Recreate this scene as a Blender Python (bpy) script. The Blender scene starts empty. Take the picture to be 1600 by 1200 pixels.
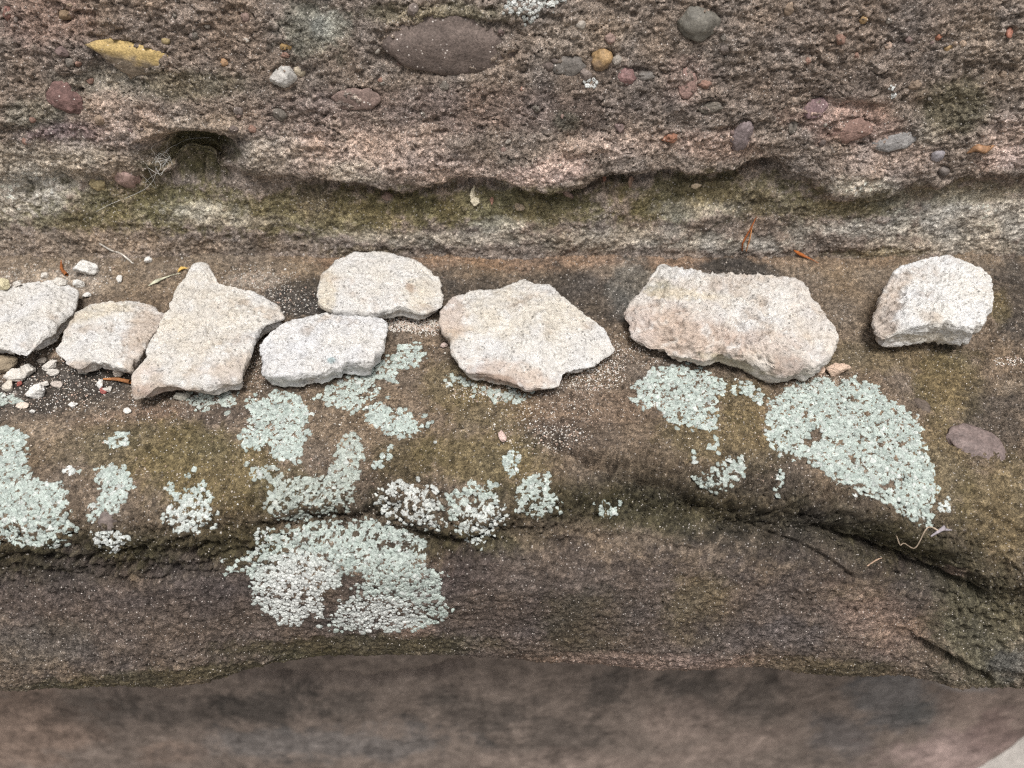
import bpy, math, random
import numpy as np
from mathutils import Vector, Matrix

# ---------------------------------------------------------------- camera, sky, sun, exposure
sc = bpy.context.scene
col = sc.collection
PITCH = math.radians(40.0)
DIST = 0.42
LENS = 30.0
CAM = np.array([0.0, -DIST * math.cos(PITCH), DIST * math.sin(PITCH)])
FWD = np.array([0.0, math.cos(PITCH), -math.sin(PITCH)])
UP = np.array([0.0, math.sin(PITCH), math.cos(PITCH)])
RIGHT = np.array([1.0, 0.0, 0.0])
K = 36.0 / LENS / 1600.0                      # tangent per photograph pixel

cam_data = bpy.data.cameras.new('camera')
cam_data.lens = LENS; cam_data.sensor_width = 36.0
cam_data.clip_start = 0.01; cam_data.clip_end = 500.0
cam_data.dof.use_dof = True
cam_data.dof.focus_distance = 0.415
cam_data.dof.aperture_fstop = 6.0
cam = bpy.data.objects.new('camera', cam_data); col.objects.link(cam)
cam.location = CAM
cam.rotation_euler = (math.pi / 2 - PITCH, 0, 0)
sc.camera = cam

SUN_EL, SUN_AZ = math.radians(68), math.radians(12)     # azimuth: from straight out of the wall towards the right
world = bpy.data.worlds.new('World'); sc.world = world; world.use_nodes = True
wn = world.node_tree; bg = wn.nodes['Background']
sky = wn.nodes.new('ShaderNodeTexSky'); sky.sky_type = 'NISHITA'; sky.sun_disc = False
sky.sun_elevation = SUN_EL; sky.sun_rotation = math.pi - SUN_AZ
sky.air_density = 1.0; sky.dust_density = 6.0; sky.ozone_density = 1.0
hs = wn.nodes.new('ShaderNodeHueSaturation'); hs.inputs['Saturation'].default_value = 0.22   # overcast: a grey sky
wn.links.new(sky.outputs[0], hs.inputs['Color']); wn.links.new(hs.outputs[0], bg.inputs[0])
bg.inputs[1].default_value = 0.075

sun_data = bpy.data.lights.new('sun', 'SUN'); sun_data.energy = 1.5
sun_data.angle = math.radians(15); sun_data.color = (1.0, 0.975, 0.945)
sun = bpy.data.objects.new('sun', sun_data); col.objects.link(sun)
sdir = Vector((math.sin(SUN_AZ) * math.cos(SUN_EL), -math.cos(SUN_AZ) * math.cos(SUN_EL), math.sin(SUN_EL)))
sun.rotation_euler = sdir.to_track_quat('Z', 'Y').to_euler()
sun.location = (1, -3, 4)

sc.render.engine = 'CYCLES'
sc.cycles.use_denoising = False           # the stone's own grain stays crisp
sc.cycles.filter_width = 1.15
sc.view_settings.view_transform = 'Standard'; sc.view_settings.look = 'None'
sc.view_settings.gamma = 1.0; sc.view_settings.use_curve_mapping = False
sc.view_settings.exposure = 0.74

# ---------------------------------------------------------------- helpers: pixels, noise, meshes
rng = np.random.default_rng(7)
random.seed(7)

def project(P):
    v = P - CAM
    d = v @ FWD
    return 800 + (v @ RIGHT) / d / K, 600 - (v @ UP) / d / K

def ray_dir(px, py):
    return FWD + (px - 800) * K * RIGHT - (py - 600) * K * UP

def lin(r, g, b):
    def f(c):
        c = c / 255.0
        return c / 12.92 if c <= 0.04045 else ((c + 0.055) / 1.055) ** 2.4
    return np.array([f(r), f(g), f(b)])

_perm = np.random.default_rng(11).permutation(4096).astype(np.int32)
_grad = np.random.default_rng(12).normal(size=(4096, 3)).astype(np.float32)
_grad /= np.linalg.norm(_grad, axis=1, keepdims=True)
_rnd3 = np.random.default_rng(13).random((4096, 3)).astype(np.float32)

def _hash(i, j, k):
    return _perm[(k + _perm[(j + _perm[i & 4095]) & 4095]) & 4095]

def noise(P, scale, seed=0.0):
    """gradient noise, P (N,3) in metres, scale = cells per metre; result about -1..1"""
    q = (P * scale + np.array([seed * 17.31, seed * 5.77, seed * 29.13])).astype(np.float32)
    f0 = np.floor(q); i = f0.astype(np.int32); f = q - f0
    u = f * f * f * (f * (f * 6 - 15) + 10)
    out = np.zeros(len(q), np.float32)
    for dx in (0, 1):
        wx = u[:, 0] if dx else 1 - u[:, 0]
        for dy in (0, 1):
            wy = u[:, 1] if dy else 1 - u[:, 1]
            for dz in (0, 1):
                wz = u[:, 2] if dz else 1 - u[:, 2]
                g = _grad[_hash(i[:, 0] + dx, i[:, 1] + dy, i[:, 2] + dz)]
                out += wx * wy * wz * (g[:, 0] * (f[:, 0] - dx) + g[:, 1] * (f[:, 1] - dy) + g[:, 2] * (f[:, 2] - dz))
    return out * 1.6

def fbm(P, scale, octaves, seed=0.0, gain=0.5):
    out = np.zeros(len(P), np.float32); a = 1.0; tot = 0
    for o in range(octaves):
        out += a * noise(P, scale * 2.03 ** o, seed + o * 1.7); tot += a; a *= gain
    return out / tot * 1.3

def worley(P, scale, seed=0.0):
    """distance to the nearest cell point (0..about 1) and a random value of that cell"""
    q = (P * scale + np.array([seed * 7.3, seed * 3.1, seed * 11.9])).astype(np.float32)
    i0 = np.floor(q - 0.5).astype(np.int32)
    best = np.full(len(q), 9.0, np.float32); rv = np.zeros(len(q), np.float32)
    for dx in (0, 1):
        for dy in (0, 1):
            for dz in (0, 1):
                c = i0 + np.array([dx, dy, dz], np.int32)
                h = _hash(c[:, 0], c[:, 1], c[:, 2])
                p = c + 0.5 + (_rnd3[h] - 0.5) * 0.9
                d = ((q - p) ** 2).sum(1)
                m = d < best
                best[m] = d[m]; rv[m] = _rnd3[(h[m] * 7 + 3) & 4095, 0]
    return np.sqrt(best), rv

def smooth(a, b, x):
    t = np.clip((x - a) / (b - a), 0, 1)
    return t * t * (3 - 2 * t)

def mesh_from(name, verts, faces, mat, colors=None, parent=None, sm=True):
    """faces: (M,4) or (M,3) int array"""
    me = bpy.data.meshes.new(name)
    faces = np.ascontiguousarray(faces, dtype=np.int32)
    n, k = faces.shape
    me.vertices.add(len(verts)); me.vertices.foreach_set('co', np.ascontiguousarray(verts, dtype=np.float32).ravel())
    me.loops.add(n * k); me.loops.foreach_set('vertex_index', faces.ravel())
    me.polygons.add(n)
    me.polygons.foreach_set('loop_start', np.arange(0, n * k, k, dtype=np.int32))
    me.polygons.foreach_set('loop_total', np.full(n, k, dtype=np.int32))
    me.polygons.foreach_set('use_smooth', np.full(n, sm, dtype=bool))
    if colors is not None:
        at = me.attributes.new('Col', 'FLOAT_COLOR', 'POINT')
        c4 = np.ones((len(verts), 4), np.float32); c4[:, :3] = colors
        at.data.foreach_set('color', c4.ravel())
    me.update(calc_edges=True); me.validate()
    me.materials.append(mat)
    o = bpy.data.objects.new(name, me); col.objects.link(o)
    if parent is not None: o.parent = parent
    return o

def tag(o, label=None, cat=None, group=None, kind=None):
    if label: o['label'] = label
    if cat: o['category'] = cat
    if group: o['group'] = group
    if kind: o['kind'] = kind
    return o

def grid_faces(nr, nc, wrap_c=False, flip=False):
    r = np.arange(nr - 1)[:, None]; c = np.arange(nc if wrap_c else nc - 1)[None, :]
    c2 = (c + 1) % nc
    f = np.stack([r * nc + c, r * nc + c2, (r + 1) * nc + c2, (r + 1) * nc + c], -1).reshape(-1, 4)
    return f[:, ::-1] if flip else f

def grid_normals(P):
    """P (nr,nc,3) -> unit normals by central differences"""
    du = np.gradient(P, axis=0); dv = np.gradient(P, axis=1)
    n = np.cross(dv, du)
    return n / np.maximum(np.linalg.norm(n, axis=2, keepdims=True), 1e-12)

# ---------------------------------------------------------------- materials
def new_mat(name):
    m = bpy.data.materials.new(name); m.use_nodes = True
    nt = m.node_tree; b = nt.nodes['Principled BSDF']
    return m, nt, b

def N(nt, t, **kw):
    n = nt.nodes.new(t)
    for k, v in kw.items(): setattr(n, k, v)
    return n

def rough_mat(name, rough=0.9, fine=1400, bump=0.6, bump_d=0.0006, var=0.35, sparkle=0.0, sparkle_scale=900, sparkle_col=(0.75, 0.68, 0.62), dark=0.0, base=None, spec=0.25):
    """mottled stone: colour from the surface's own pigment map, grain, quartz glints and fine relief on top"""
    m, nt, b = new_mat(name)
    L = nt.links.new
    tc = N(nt, 'ShaderNodeTexCoord')
    if base is None:
        at = N(nt, 'ShaderNodeAttribute', attribute_name='Col'); src = at.outputs['Color']
    else:
        rg = N(nt, 'ShaderNodeRGB'); rg.outputs[0].default_value = (*base, 1); src = rg.outputs[0]
    n1 = N(nt, 'ShaderNodeTexNoise'); n1.inputs['Scale'].default_value = fine; n1.inputs['Detail'].default_value = 3; n1.inputs['Roughness'].default_value = 0.65
    n2 = N(nt, 'ShaderNodeTexNoise'); n2.inputs['Scale'].default_value = fine * 0.22; n2.inputs['Detail'].default_value = 5; n2.inputs['Roughness'].default_value = 0.7
    L(tc.outputs['Object'], n1.inputs['Vector']); L(tc.outputs['Object'], n2.inputs['Vector'])
    mr = N(nt, 'ShaderNodeMapRange'); mr.inputs['From Min'].default_value = 0.3; mr.inputs['From Max'].default_value = 0.7
    mr.inputs['To Min'].default_value = 1 - var; mr.inputs['To Max'].default_value = 1 + var
    L(n1.outputs['Fac'], mr.inputs['Value'])
    mr2 = N(nt, 'ShaderNodeMapRange'); mr2.inputs['From Min'].default_value = 0.32; mr2.inputs['From Max'].default_value = 0.68
    mr2.inputs['To Min'].default_value = 1 - var * 0.8; mr2.inputs['To Max'].default_value = 1 + var * 0.8
    L(n2.outputs['Fac'], mr2.inputs['Value'])
    mu = N(nt, 'ShaderNodeMath', operation='MULTIPLY'); L(mr.outputs[0], mu.inputs[0]); L(mr2.outputs[0], mu.inputs[1])
    mix = N(nt, 'ShaderNodeVectorMath', operation='SCALE'); L(src, mix.inputs[0]); L(mu.outputs[0], mix.inputs['Scale'])
    cur = mix.outputs[0]
    rough_sock = None
    if dark > 0:
        v = N(nt, 'ShaderNodeTexVoronoi'); v.inputs['Scale'].default_value = fine * 0.8; L(tc.outputs['Object'], v.inputs['Vector'])
        sp = N(nt, 'ShaderNodeSeparateColor'); L(v.outputs['Color'], sp.inputs[0])
        g = N(nt, 'ShaderNodeMath', operation='GREATER_THAN'); g.inputs[1].default_value = 1 - dark; L(sp.outputs[0], g.inputs[0])
        mm = N(nt, 'ShaderNodeMix', data_type='RGBA'); mm.inputs['B'].default_value = (0.13, 0.12, 0.11, 1)
        sc_ = N(nt, 'ShaderNodeMath', operation='MULTIPLY'); sc_.inputs[1].default_value = 0.6; L(g.outputs[0], sc_.inputs[0])
        L(sc_.outputs[0], mm.inputs['Factor']); L(cur, mm.inputs['A']); cur = mm.outputs['Result']
    if sparkle > 0:
        v = N(nt, 'ShaderNodeTexVoronoi'); v.inputs['Scale'].default_value = sparkle_scale; L(tc.outputs['Object'], v.inputs['Vector'])
        sp = N(nt, 'ShaderNodeSeparateColor'); L(v.outputs['Color'], sp.inputs[0])
        g = N(nt, 'ShaderNodeMath', operation='GREATER_THAN'); g.inputs[1].default_value = 1 - sparkle; L(sp.outputs[1], g.inputs[0])
        l = N(nt, 'ShaderNodeMath', operation='LESS_THAN'); l.inputs[1].default_value = 0.38; L(v.outputs['Distance'], l.inputs[0])
        ml = N(nt, 'ShaderNodeMath', operation='MULTIPLY'); L(g.outputs[0], ml.inputs[0]); L(l.outputs[0], ml.inputs[1])
        md = N(nt, 'ShaderNodeMath', operation='MULTIPLY'); L(ml.outputs[0], md.inputs[0]); L(sp.outputs[2], md.inputs[1])
        mm = N(nt, 'ShaderNodeMix', data_type='RGBA'); mm.inputs['B'].default_value = (*sparkle_col, 1)
        L(md.outputs[0], mm.inputs['Factor']); L(cur, mm.inputs['A']); cur = mm.outputs['Result']
        rr = N(nt, 'ShaderNodeMapRange'); rr.inputs['To Min'].default_value = rough; rr.inputs['To Max'].default_value = 0.3
        L(ml.outputs[0], rr.inputs['Value']); rough_sock = rr.outputs[0]
    L(cur, b.inputs['Base Color'])
    if rough_sock: L(rough_sock, b.inputs['Roughness'])
    else: b.inputs['Roughness'].default_value = rough
    b.inputs['Specular IOR Level'].default_value = spec
    ad = N(nt, 'ShaderNodeMath', operation='ADD'); L(n1.outputs['Fac'], ad.inputs[0])
    m3 = N(nt, 'ShaderNodeMath', operation='MULTIPLY'); m3.inputs[1].default_value = 1.6; L(n2.outputs['Fac'], m3.inputs[0]); L(m3.outputs[0], ad.inputs[1])
    bp = N(nt, 'ShaderNodeBump'); bp.inputs['Strength'].default_value = bump; bp.inputs['Distance'].default_value = bump_d
    L(ad.outputs[0], bp.inputs['Height']); L(bp.outputs[0], b.inputs['Normal'])
    return m

M_UPPER = rough_mat('conglomerate', sparkle=0.13, sparkle_scale=1150, var=0.62, bump=1.0, bump_d=0.0012)
M_LEDGE = rough_mat('weathered_sandstone', sparkle=0.08, sparkle_scale=1250, var=0.60, bump=1.0, bump_d=0.0012)
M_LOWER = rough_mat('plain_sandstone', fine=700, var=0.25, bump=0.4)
M_MORTAR = rough_mat('lime_mortar', fine=1300, var=0.16, bump=0.9, bump_d=0.0007, dark=0.02, spec=0.15)
M_LICHEN = rough_mat('lichen_thallus', fine=1900, var=0.22, bump=0.8, bump_d=0.0003, spec=0.1)
M_DUST = rough_mat('mortar_dust', fine=1500, var=0.15, bump=0.2, spec=0.1)
M_PEBBLE = rough_mat('pebble_stone', rough=0.6, fine=750, var=0.34, bump=0.5, bump_d=0.0006, spec=0.35)
M_PEBBLE_ROUGH = rough_mat('rough_pebble', rough=0.85, fine=900, var=0.35, bump=0.7, bump_d=0.0006, sparkle=0.05)
M_GROUND = rough_mat('pale_gravel', fine=120, var=0.3, bump=0.6, bump_d=0.01, base=(0.34, 0.32, 0.29))
M_PALE = rough_mat('pale_stone', fine=500, var=0.2, bump=0.4, base=(0.50, 0.46, 0.42))
M_NEEDLE = rough_mat('dry_needle', rough=0.5, fine=600, var=0.3, bump=0.2)

def web_mat():
    m, nt, b = new_mat('spider_silk')
    b.inputs['Base Color'].default_value = (0.6, 0.58, 0.54, 1); b.inputs['Roughness'].default_value = 0.4
    return m
M_WEB = web_mat()

# ---------------------------------------------------------------- stone blocks
def resample(prof, spacing):
    """prof (M,2) control points -> Catmull-Rom curve resampled with spacing(y,z)"""
    p = np.asarray(prof, float)
    pp = np.vstack([2 * p[0] - p[1], p, 2 * p[-1] - p[-2]])
    out = []
    for i in range(1, len(pp) - 2):
        t = np.linspace(0, 1, 60, endpoint=False)[:, None]
        a, b, c, d = pp[i - 1], pp[i], pp[i + 1], pp[i + 2]
        out.append(0.5 * ((2 * b) + (-a + c) * t + (2 * a - 5 * b + 4 * c - d) * t ** 2 + (-a + 3 * b - 3 * c + d) * t ** 3))
    out.append(p[-1:]); c = np.vstack(out)
    seg = np.linalg.norm(np.diff(c, axis=0), axis=1)
    dens = 1.0 / np.array([spacing(*((c[i] + c[i + 1]) / 2)) for i in range(len(c) - 1)])
    cum = np.concatenate([[0], np.cumsum(seg * dens)])
    n = int(cum[-1]) + 2
    t = np.linspace(0, cum[-1], n)
    return np.stack([np.interp(t, cum, c[:, 0]), np.interp(t, cum, c[:, 1])], 1), np.interp(t, cum, np.arange(len(c)) / 60.0)

def x_samples(half, dx, far):
    a = np.arange(-half, half + dx / 2, dx)
    g = half + (far - half) * (np.linspace(0, 1, 14)[1:] ** 1.5)
    return np.concatenate([-g[::-1], a, g])

def blob_w(px, py, b, warp):
    cx, cy, rx, ry, rot = b
    c, s = math.cos(math.radians(rot)), math.sin(math.radians(rot))
    dx, dy = px - cx, py - cy
    u = (dx * c + dy * s) / rx; v = (-dx * s + dy * c) / ry
    return smooth(1.25, 0.55, np.sqrt(u * u + v * v) + warp)

def dent(px, py, cx, cy, rx, ry, rot=0, p=2.0):
    c, s = math.cos(math.radians(rot)), math.sin(math.radians(rot))
    dx, dy = px - cx, py - cy
    u = (dx * c + dy * s) / rx; v = (-dx * s + dy * c) / ry
    return np.exp(-(u * u + v * v) ** (p / 2))

def poly_dist(px, py, pts):
    """distance (px) to an open polyline, and signed side (positive below/right of it)"""
    best = np.full(px.shape, 1e9, np.float32)
    for (x0, y0), (x1, y1) in zip(pts[:-1], pts[1:]):
        vx, vy = x1 - x0, y1 - y0
        t = np.clip(((px - x0) * vx + (py - y0) * vy) / (vx * vx + vy * vy), 0, 1)
        best = np.minimum(best, np.hypot(px - x0 - t * vx, py - y0 - t * vy))
    return best

def finish_block(name, P, mat, colors):
    nr, nc = P.shape[:2]
    f = [grid_faces(nr, nc)]
    V = P.reshape(-1, 3)
    # back face: the profile loop closes from the last row to the first
    c = np.arange(nc - 1)
    f.append(np.stack([(nr - 1) * nc + c, (nr - 1) * nc + c + 1, c + 1, c], -1))
    # ends
    ce = []
    for j, fl in ((0, False), (nc - 1, True)):
        ring = np.arange(nr) * nc + j
        k = len(V); V = np.vstack([V, V[ring].mean(0)[None]]); colors = np.vstack([colors, colors[ring].mean(0)[None]])
        nxt = np.roll(ring, -1)
        q = np.stack([ring, nxt, np.full(nr, k), np.full(nr, k)], -1)
        ce.append((q, fl))
    quads = np.vstack(f)
    tris = np.vstack([np.stack([q[:, 1], q[:, 0], q[:, 2]], -1) if not fl else np.stack([q[:, 0], q[:, 1], q[:, 2]], -1) for q, fl in ce])
    # write mixed quads + tris
    me = bpy.data.meshes.new(name)
    nq, ntr = len(quads), len(tris)
    me.vertices.add(len(V)); me.vertices.foreach_set('co', V.astype(np.float32).ravel())
    me.loops.add(nq * 4 + ntr * 3); me.loops.foreach_set('vertex_index', np.concatenate([quads.ravel(), tris.ravel()]).astype(np.int32))
    me.polygons.add(nq + ntr)
    me.polygons.foreach_set('loop_start', np.concatenate([np.arange(nq) * 4, nq * 4 + np.arange(ntr) * 3]).astype(np.int32))
    me.polygons.foreach_set('loop_total', np.concatenate([np.full(nq, 4), np.full(ntr, 3)]).astype(np.int32))
    me.polygons.foreach_set('use_smooth', np.ones(nq + ntr, bool))
    at = me.attributes.new('Col', 'FLOAT_COLOR', 'POINT')
    c4 = np.ones((len(V), 4), np.float32); c4[:, :3] = colors; at.data.foreach_set('color', c4.ravel())
    me.update(calc_edges=True); me.validate()
    me.materials.append(mat)
    o = bpy.data.objects.new(name, me); col.objects.link(o)
    return o

SAT = 0.84
def paint(px, py, base, blobs, warp, n_mix):
    c = np.empty((len(px), 3), np.float32); c[:] = base
    for (cx, cy, rx, ry, rot, colr, a) in blobs:
        w = a * blob_w(px, py, (cx, cy, rx, ry, rot), warp)
        c += (colr - c) * w[:, None]
    l = c @ np.array([.3, .6, .1], np.float32)
    return l[:, None] + (c - l[:, None]) * SAT

PEB = [
    (712, 73, 96, 42, -3, (104, 91, 86), .0050, M_PEBBLE_ROUGH, .05, 0, None, 'large flat oval purple brown pebble'),
    (103, 155, 27, 20, 28, (122, 84, 82), .0042, M_PEBBLE, .10, 0, None, 'smooth reddish purple pebble'),
    (213, 92, 60, 24, 8, (150, 134, 112), .0050, M_PEBBLE_ROUGH, .12, .8, ((190, 164, 108), (0.2, 1, .2)), 'angular chip with a yellow ochre edge'),
    (446, 122, 20, 20, 0, (196, 194, 188), .0055, M_PEBBLE, .12, .8, None, 'glassy white quartz pebble'),
    (468, 112, 12, 8, 20, (206, 190, 160), .0025, M_PEBBLE, .1, .8, None, None),
    (445, 74, 10, 6, 0, (196, 156, 84), .0020, M_PEBBLE_ROUGH, .2, .6, None, None),
    (940, 94, 18, 16, 0, (140, 112, 78), .0050, M_PEBBLE, .06, 0, ((160, 130, 88), (.2, .8, .5)), 'round ochre brown pebble'),
    (977, 119, 17, 14, -30, (148, 104, 104), .0040, M_PEBBLE, .08, .7, None, 'pink pointed pebble'),
    (1010, 117, 13, 6, 0, (110, 108, 104), .0025, M_PEBBLE, .08, 0, None, None),
    (886, 103, 24, 13, 0, (112, 110, 106), .0016, M_PEBBLE, .08, 0, None, None),
    (1093, 36, 32, 24, -5, (104, 105, 96), .0052, M_PEBBLE, .07, 0, None, 'rounded grey green pebble'),
    (1160, 214, 17, 26, 18, (128, 114, 118), .0045, M_PEBBLE, .15, .5, None, None),
    (1275, 172, 24, 14, -20, (136, 106, 112), .0030, M_PEBBLE, .15, .7, None, None),
    (1395, 222, 34, 13, -18, (152, 152, 152), .0030, M_PEBBLE, .12, .6, None, 'flat pale blue grey pebble'),
    (1330, 205, 40, 16, -6, (148, 112, 100), .0030, M_PEBBLE_ROUGH, .2, .6, None, None),
    (1388, 71, 6, 5, -20, (190, 160, 138), .0016, M_PEBBLE, .1, 0, None, None),
    (1050, 217, 13, 7, -10, (176, 112, 78), .0030, M_PEBBLE_ROUGH, .2, .7, None, None),
    (200, 279, 17, 12, 10, (170, 136, 126), .0040, M_PEBBLE, .1, 0, None, None),
    (152, 290, 14, 8, 0, (204, 184, 128), .0024, M_PEBBLE_ROUGH, .15, .5, None, None),
    (1474, 268, 9, 8, 0, (100, 94, 90), .0030, M_PEBBLE, .1, 0, None, None),
    (1465, 245, 11, 8, 0, (160, 156, 164), .0026, M_PEBBLE, .1, .4, None, None),
    (555, 157, 34, 16, 0, (136, 112, 104), .0022, M_PEBBLE_ROUGH, .1, 0, None, None),
    (1350, 33, 7, 6, 0, (182, 144, 84), .0018, M_PEBBLE_ROUGH, .15, .6, None, None),
    (1467, 59, 5, 4, 0, (196, 116, 74), .0014, M_PEBBLE, .1, 0, None, None),
    (1480, 73, 7, 5, 0, (186, 150, 90), .0016, M_PEBBLE, .1, 0, None, None),
    (1578, 50, 7, 5, 0, (186, 110, 82), .0016, M_PEBBLE, .1, 0, None, None),
    (102, 26, 11, 8, 0, (150, 122, 88), .0022, M_PEBBLE_ROUGH, .15, .5, None, None),
    (8, 20, 8, 10, 0, (146, 94, 84), .0020, M_PEBBLE_ROUGH, .15, .5, None, None),
    (258, 64, 8, 5, 0, (158, 138, 84), .0016, M_PEBBLE_ROUGH, .15, .5, None, None),
    (350, 97, 6, 5, 0, (182, 134, 80), .0014, M_PEBBLE, .1, 0, None, None),
    (605, 306, 9, 7, 0, (156, 126, 112), .0024, M_PEBBLE_ROUGH, .15, .5, None, None),
    (888, 305, 7, 6, 0, (160, 130, 118), .0022, M_PEBBLE_ROUGH, .15, .5, None, None),
    (1075, 130, 14, 22, 0, (160, 124, 114), .0014, M_PEBBLE_ROUGH, .15, .3, None, None),
    (1110, 168, 18, 9, -8, (106, 102, 92), .0020, M_PEBBLE_ROUGH, .15, .3, None, None),
]

def sockets(px, py, lst):
    d = np.zeros(len(px), np.float32)
    for q in lst:
        cx, cy, rx, ry, rot = q[:5]
        m = (np.abs(px - cx) < rx * 1.8 + 12) & (np.abs(py - cy) < max(rx, ry) * 1.8 + 12)
        c, s = math.cos(math.radians(rot)), math.sin(math.radians(rot))
        dx, dy = px[m] - cx, py[m] - cy
        r = np.hypot((dx * c + dy * s) / rx, (-dx * s + dy * c) / ry)
        d[m] -= 0.0012 * np.exp(-((r - 1.04) / max(.10, 3.0 / ry)) ** 2)
    return d

# ---- the ledge
def build_ledge():
    prof = [(0.30, 0.050), (0.20, 0.036), (0.13, 0.0265), (0.094, 0.0197), (0.05, 0.0105), (0, 0), (-0.037, -0.0078), (-0.058, -0.016), (-0.073, -0.031),
            (-0.0815, -0.052), (-0.0865, -0.080), (-0.0885, -0.103), (-0.0845, -0.117), (-0.071, -0.1235), (-0.03, -0.127), (0.10, -0.130), (0.30, -0.13)]
    def sp(y, z):
        if y > 0.115: return 0.012
        if z < -0.12 and y > -0.07: return 0.006
        _, py = project(np.array([0, y, z]))
        _, py2 = project(np.array([0, y - 0.0005, z - 0.0005]))
        # about 1.8 photograph pixels on the slope it has
        if z > -0.012: return 0.00064
        if z > -0.10: return 0.00085
        return 0.0007
    pr, _ = resample(prof[::-1], sp)
    xs = x_samples(0.275, 0.0006, 0.50)
    P = np.empty((len(pr), len(xs), 3))
    P[..., 0] = xs[None]; P[..., 1] = pr[:, :1]; P[..., 2] = pr[:, 1:]
    px0, _ = project(np.stack([xs, np.full_like(xs, -0.085), np.full_like(xs, -0.1)], 1))
    # lower edge wanders in and out along the ledge
    row = np.interp(px0, [-300, 0, 130, 260, 330, 400, 480, 560, 700, 800, 900, 1000, 1200, 1300, 1430, 1500, 1600, 1900],
                    [1078, 1080, 1078, 1074, 1064, 1046, 1036, 1030, 1030, 1033, 1042, 1050, 1055, 1064, 1066, 1078, 1080, 1070]) - 1052
    w = smooth(-0.03, -0.10, pr[:, 1])[:, None] * smooth(0.12, -0.04, pr[:, 0])[:, None]
    P[..., 1] -= w * row[None] * 0.00027
    P[..., 2] -= w * row[None] * 0.00020
    Nn = grid_normals(P)
    V = P.reshape(-1, 3); NN = Nn.reshape(-1, 3)
    px, py = project(V); px = px.astype(np.float32); py = py.astype(np.float32)
    vis = (V[:, 1] < 0.13) & (V[:, 2] > -0.13)
    big = fbm(V, 18, 3, 1.0); mid = fbm(V, 70, 3, 2.0); fine = fbm(V, 260, 3, 3.0, 0.6)
    # bedding: noise squeezed in height
    Vs = V * np.array([0.35, 1.0, 2.6])
    bed = fbm(Vs, 150, 3, 4.0, 0.6)
    d = np.zeros(len(V), np.float32)
    d += big * 0.0022 + mid * 0.0010
    # broken, rough band where the top rolls over the front
    crest = poly_dist(px, py, [(-80, 875), (150, 858), (300, 850), (380, 835), (470, 812), (600, 790), (720, 830), (820, 815), (960, 770), (1080, 772), (1180, 800),
                               (1300, 800), (1400, 840), (1480, 870), (1540, 920), (1700, 930)])
    wp = big * 14 + mid * 22
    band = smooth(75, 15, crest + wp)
    below = smooth(-20, 60, py - np.interp(px, [0, 300, 600, 800, 1000, 1080, 1300, 1480, 1600], [870, 850, 790, 815, 760, 772, 800, 865, 930]))
    # undercut just below the crest, bulge above it
    crest_row = np.interp(px, [-80, 150, 300, 380, 470, 600, 720, 820, 960, 1080, 1180, 1300, 1400, 1480, 1540, 1700],
                          [875, 858, 850, 835, 812, 790, 830, 815, 770, 772, 800, 800, 840, 870, 920, 930])
    off = py - crest_row + wp * 0.6
    amp = np.interp(px, [0, 350, 450, 600, 700, 850, 950, 1100, 1300, 1500, 1600], [1.0, 1.1, 1.8, 2.2, 1.6, 1.2, 1.8, 2.8, 3.4, 2.6, 1.4]) * 0.001
    d += 1.25 * amp * (np.exp(-((off + 20) / 24) ** 2) - 1.3 * np.exp(-((off - 24) / 22) ** 2))
    # the notch at the foot of the hump, and the scoop under it
    d += -0.009 * dent(px, py, 1005, 752, 85, 11, 12) - 0.008 * dent(px, py, 1075, 780, 45, 11, 28)
    d += 0.008 * dent(px, py, 960, 708, 125, 36, 14) - 0.006 * dent(px, py, 1180, 838, 210, 34, 9) - 0.004 * dent(px, py, 830, 838, 120, 26, 0) + 0.004 * dent(px, py, 180, 800, 200, 40, 0)
    d += -0.006 * dent(px, py, 1250, 960, 260, 90, 8)
    d += 0.003 * dent(px, py, 850, 930, 220, 80, 0)
    d += -0.005 * dent(px, py, 1410, 880, 150, 24, 24) + 0.005 * dent(px, py, 1400, 820, 90, 24, 24)
    d += -0.005 * dent(px, py, 1475, 1035, 70, 12, 28) - 0.004 * dent(px, py, 1560, 1058, 60, 8, 3)
    d += 0.005 * dent(px, py, 600, 880, 130, 70, 0)
    d += -0.007 * dent(px, py, 650, 836, 70, 11, 14) - 0.006 * dent(px, py, 500, 812, 120, 9, -6)
    d += -0.0025 * dent(px, py, 1560, 640, 60, 90, 0)
    d += 0.0018 * dent(px, py, 310, 640, 180, 60, 0) + 0.0016 * dent(px, py, 1120, 660, 120, 50, 0)
    # hairline cracks in the rough band
    cr = np.abs(noise(V * np.array([0.55, 1, 1.5]), 190, 9.0)); cr2 = np.abs(noise(V * np.array([0.5, 1, 1.7]), 330, 10.0))
    rough = np.clip(0.30 + 0.9 * band + 0.22 * smooth(880, 960, py) + 0.5 * smooth(1440, 1540, px), 0.3, 1.3)
    front = smooth(-0.012, -0.035, V[:, 2])
    g1, r1 = worley(V, 520, 1.0); g2, r2 = worley(V, 860, 2.0)
    d += rough * (fine * 0.0017 + (0.55 - g1) * 0.0019 * np.where(r1 > 0.35, 1, 0.2)) + (0.5 - g2) * 0.0013 * (0.5 + 0.8 * r2) * (0.7 + 0.5 * rough)
    g3, r3 = worley(V, 250, 3.0); g4, r4 = worley(V * np.array([.6, 1, 1.3]), 420, 4.0)
    d += band * ((.55 - g3) * 0.0042 * (r3 > .25) + (.5 - g4) * 0.0022)
    d += front * bed * 0.0018 * (0.4 + band)
    d -= np.clip(band * 1.2, 0, 1) * (smooth(0.09, 0.0, cr) * 0.0026 + smooth(0.10, 0, cr2) * 0.0018)
    d += 0.00030 * fine
    d += sockets(px, py, [(1527, 694, 46, 23, 27)])
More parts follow.
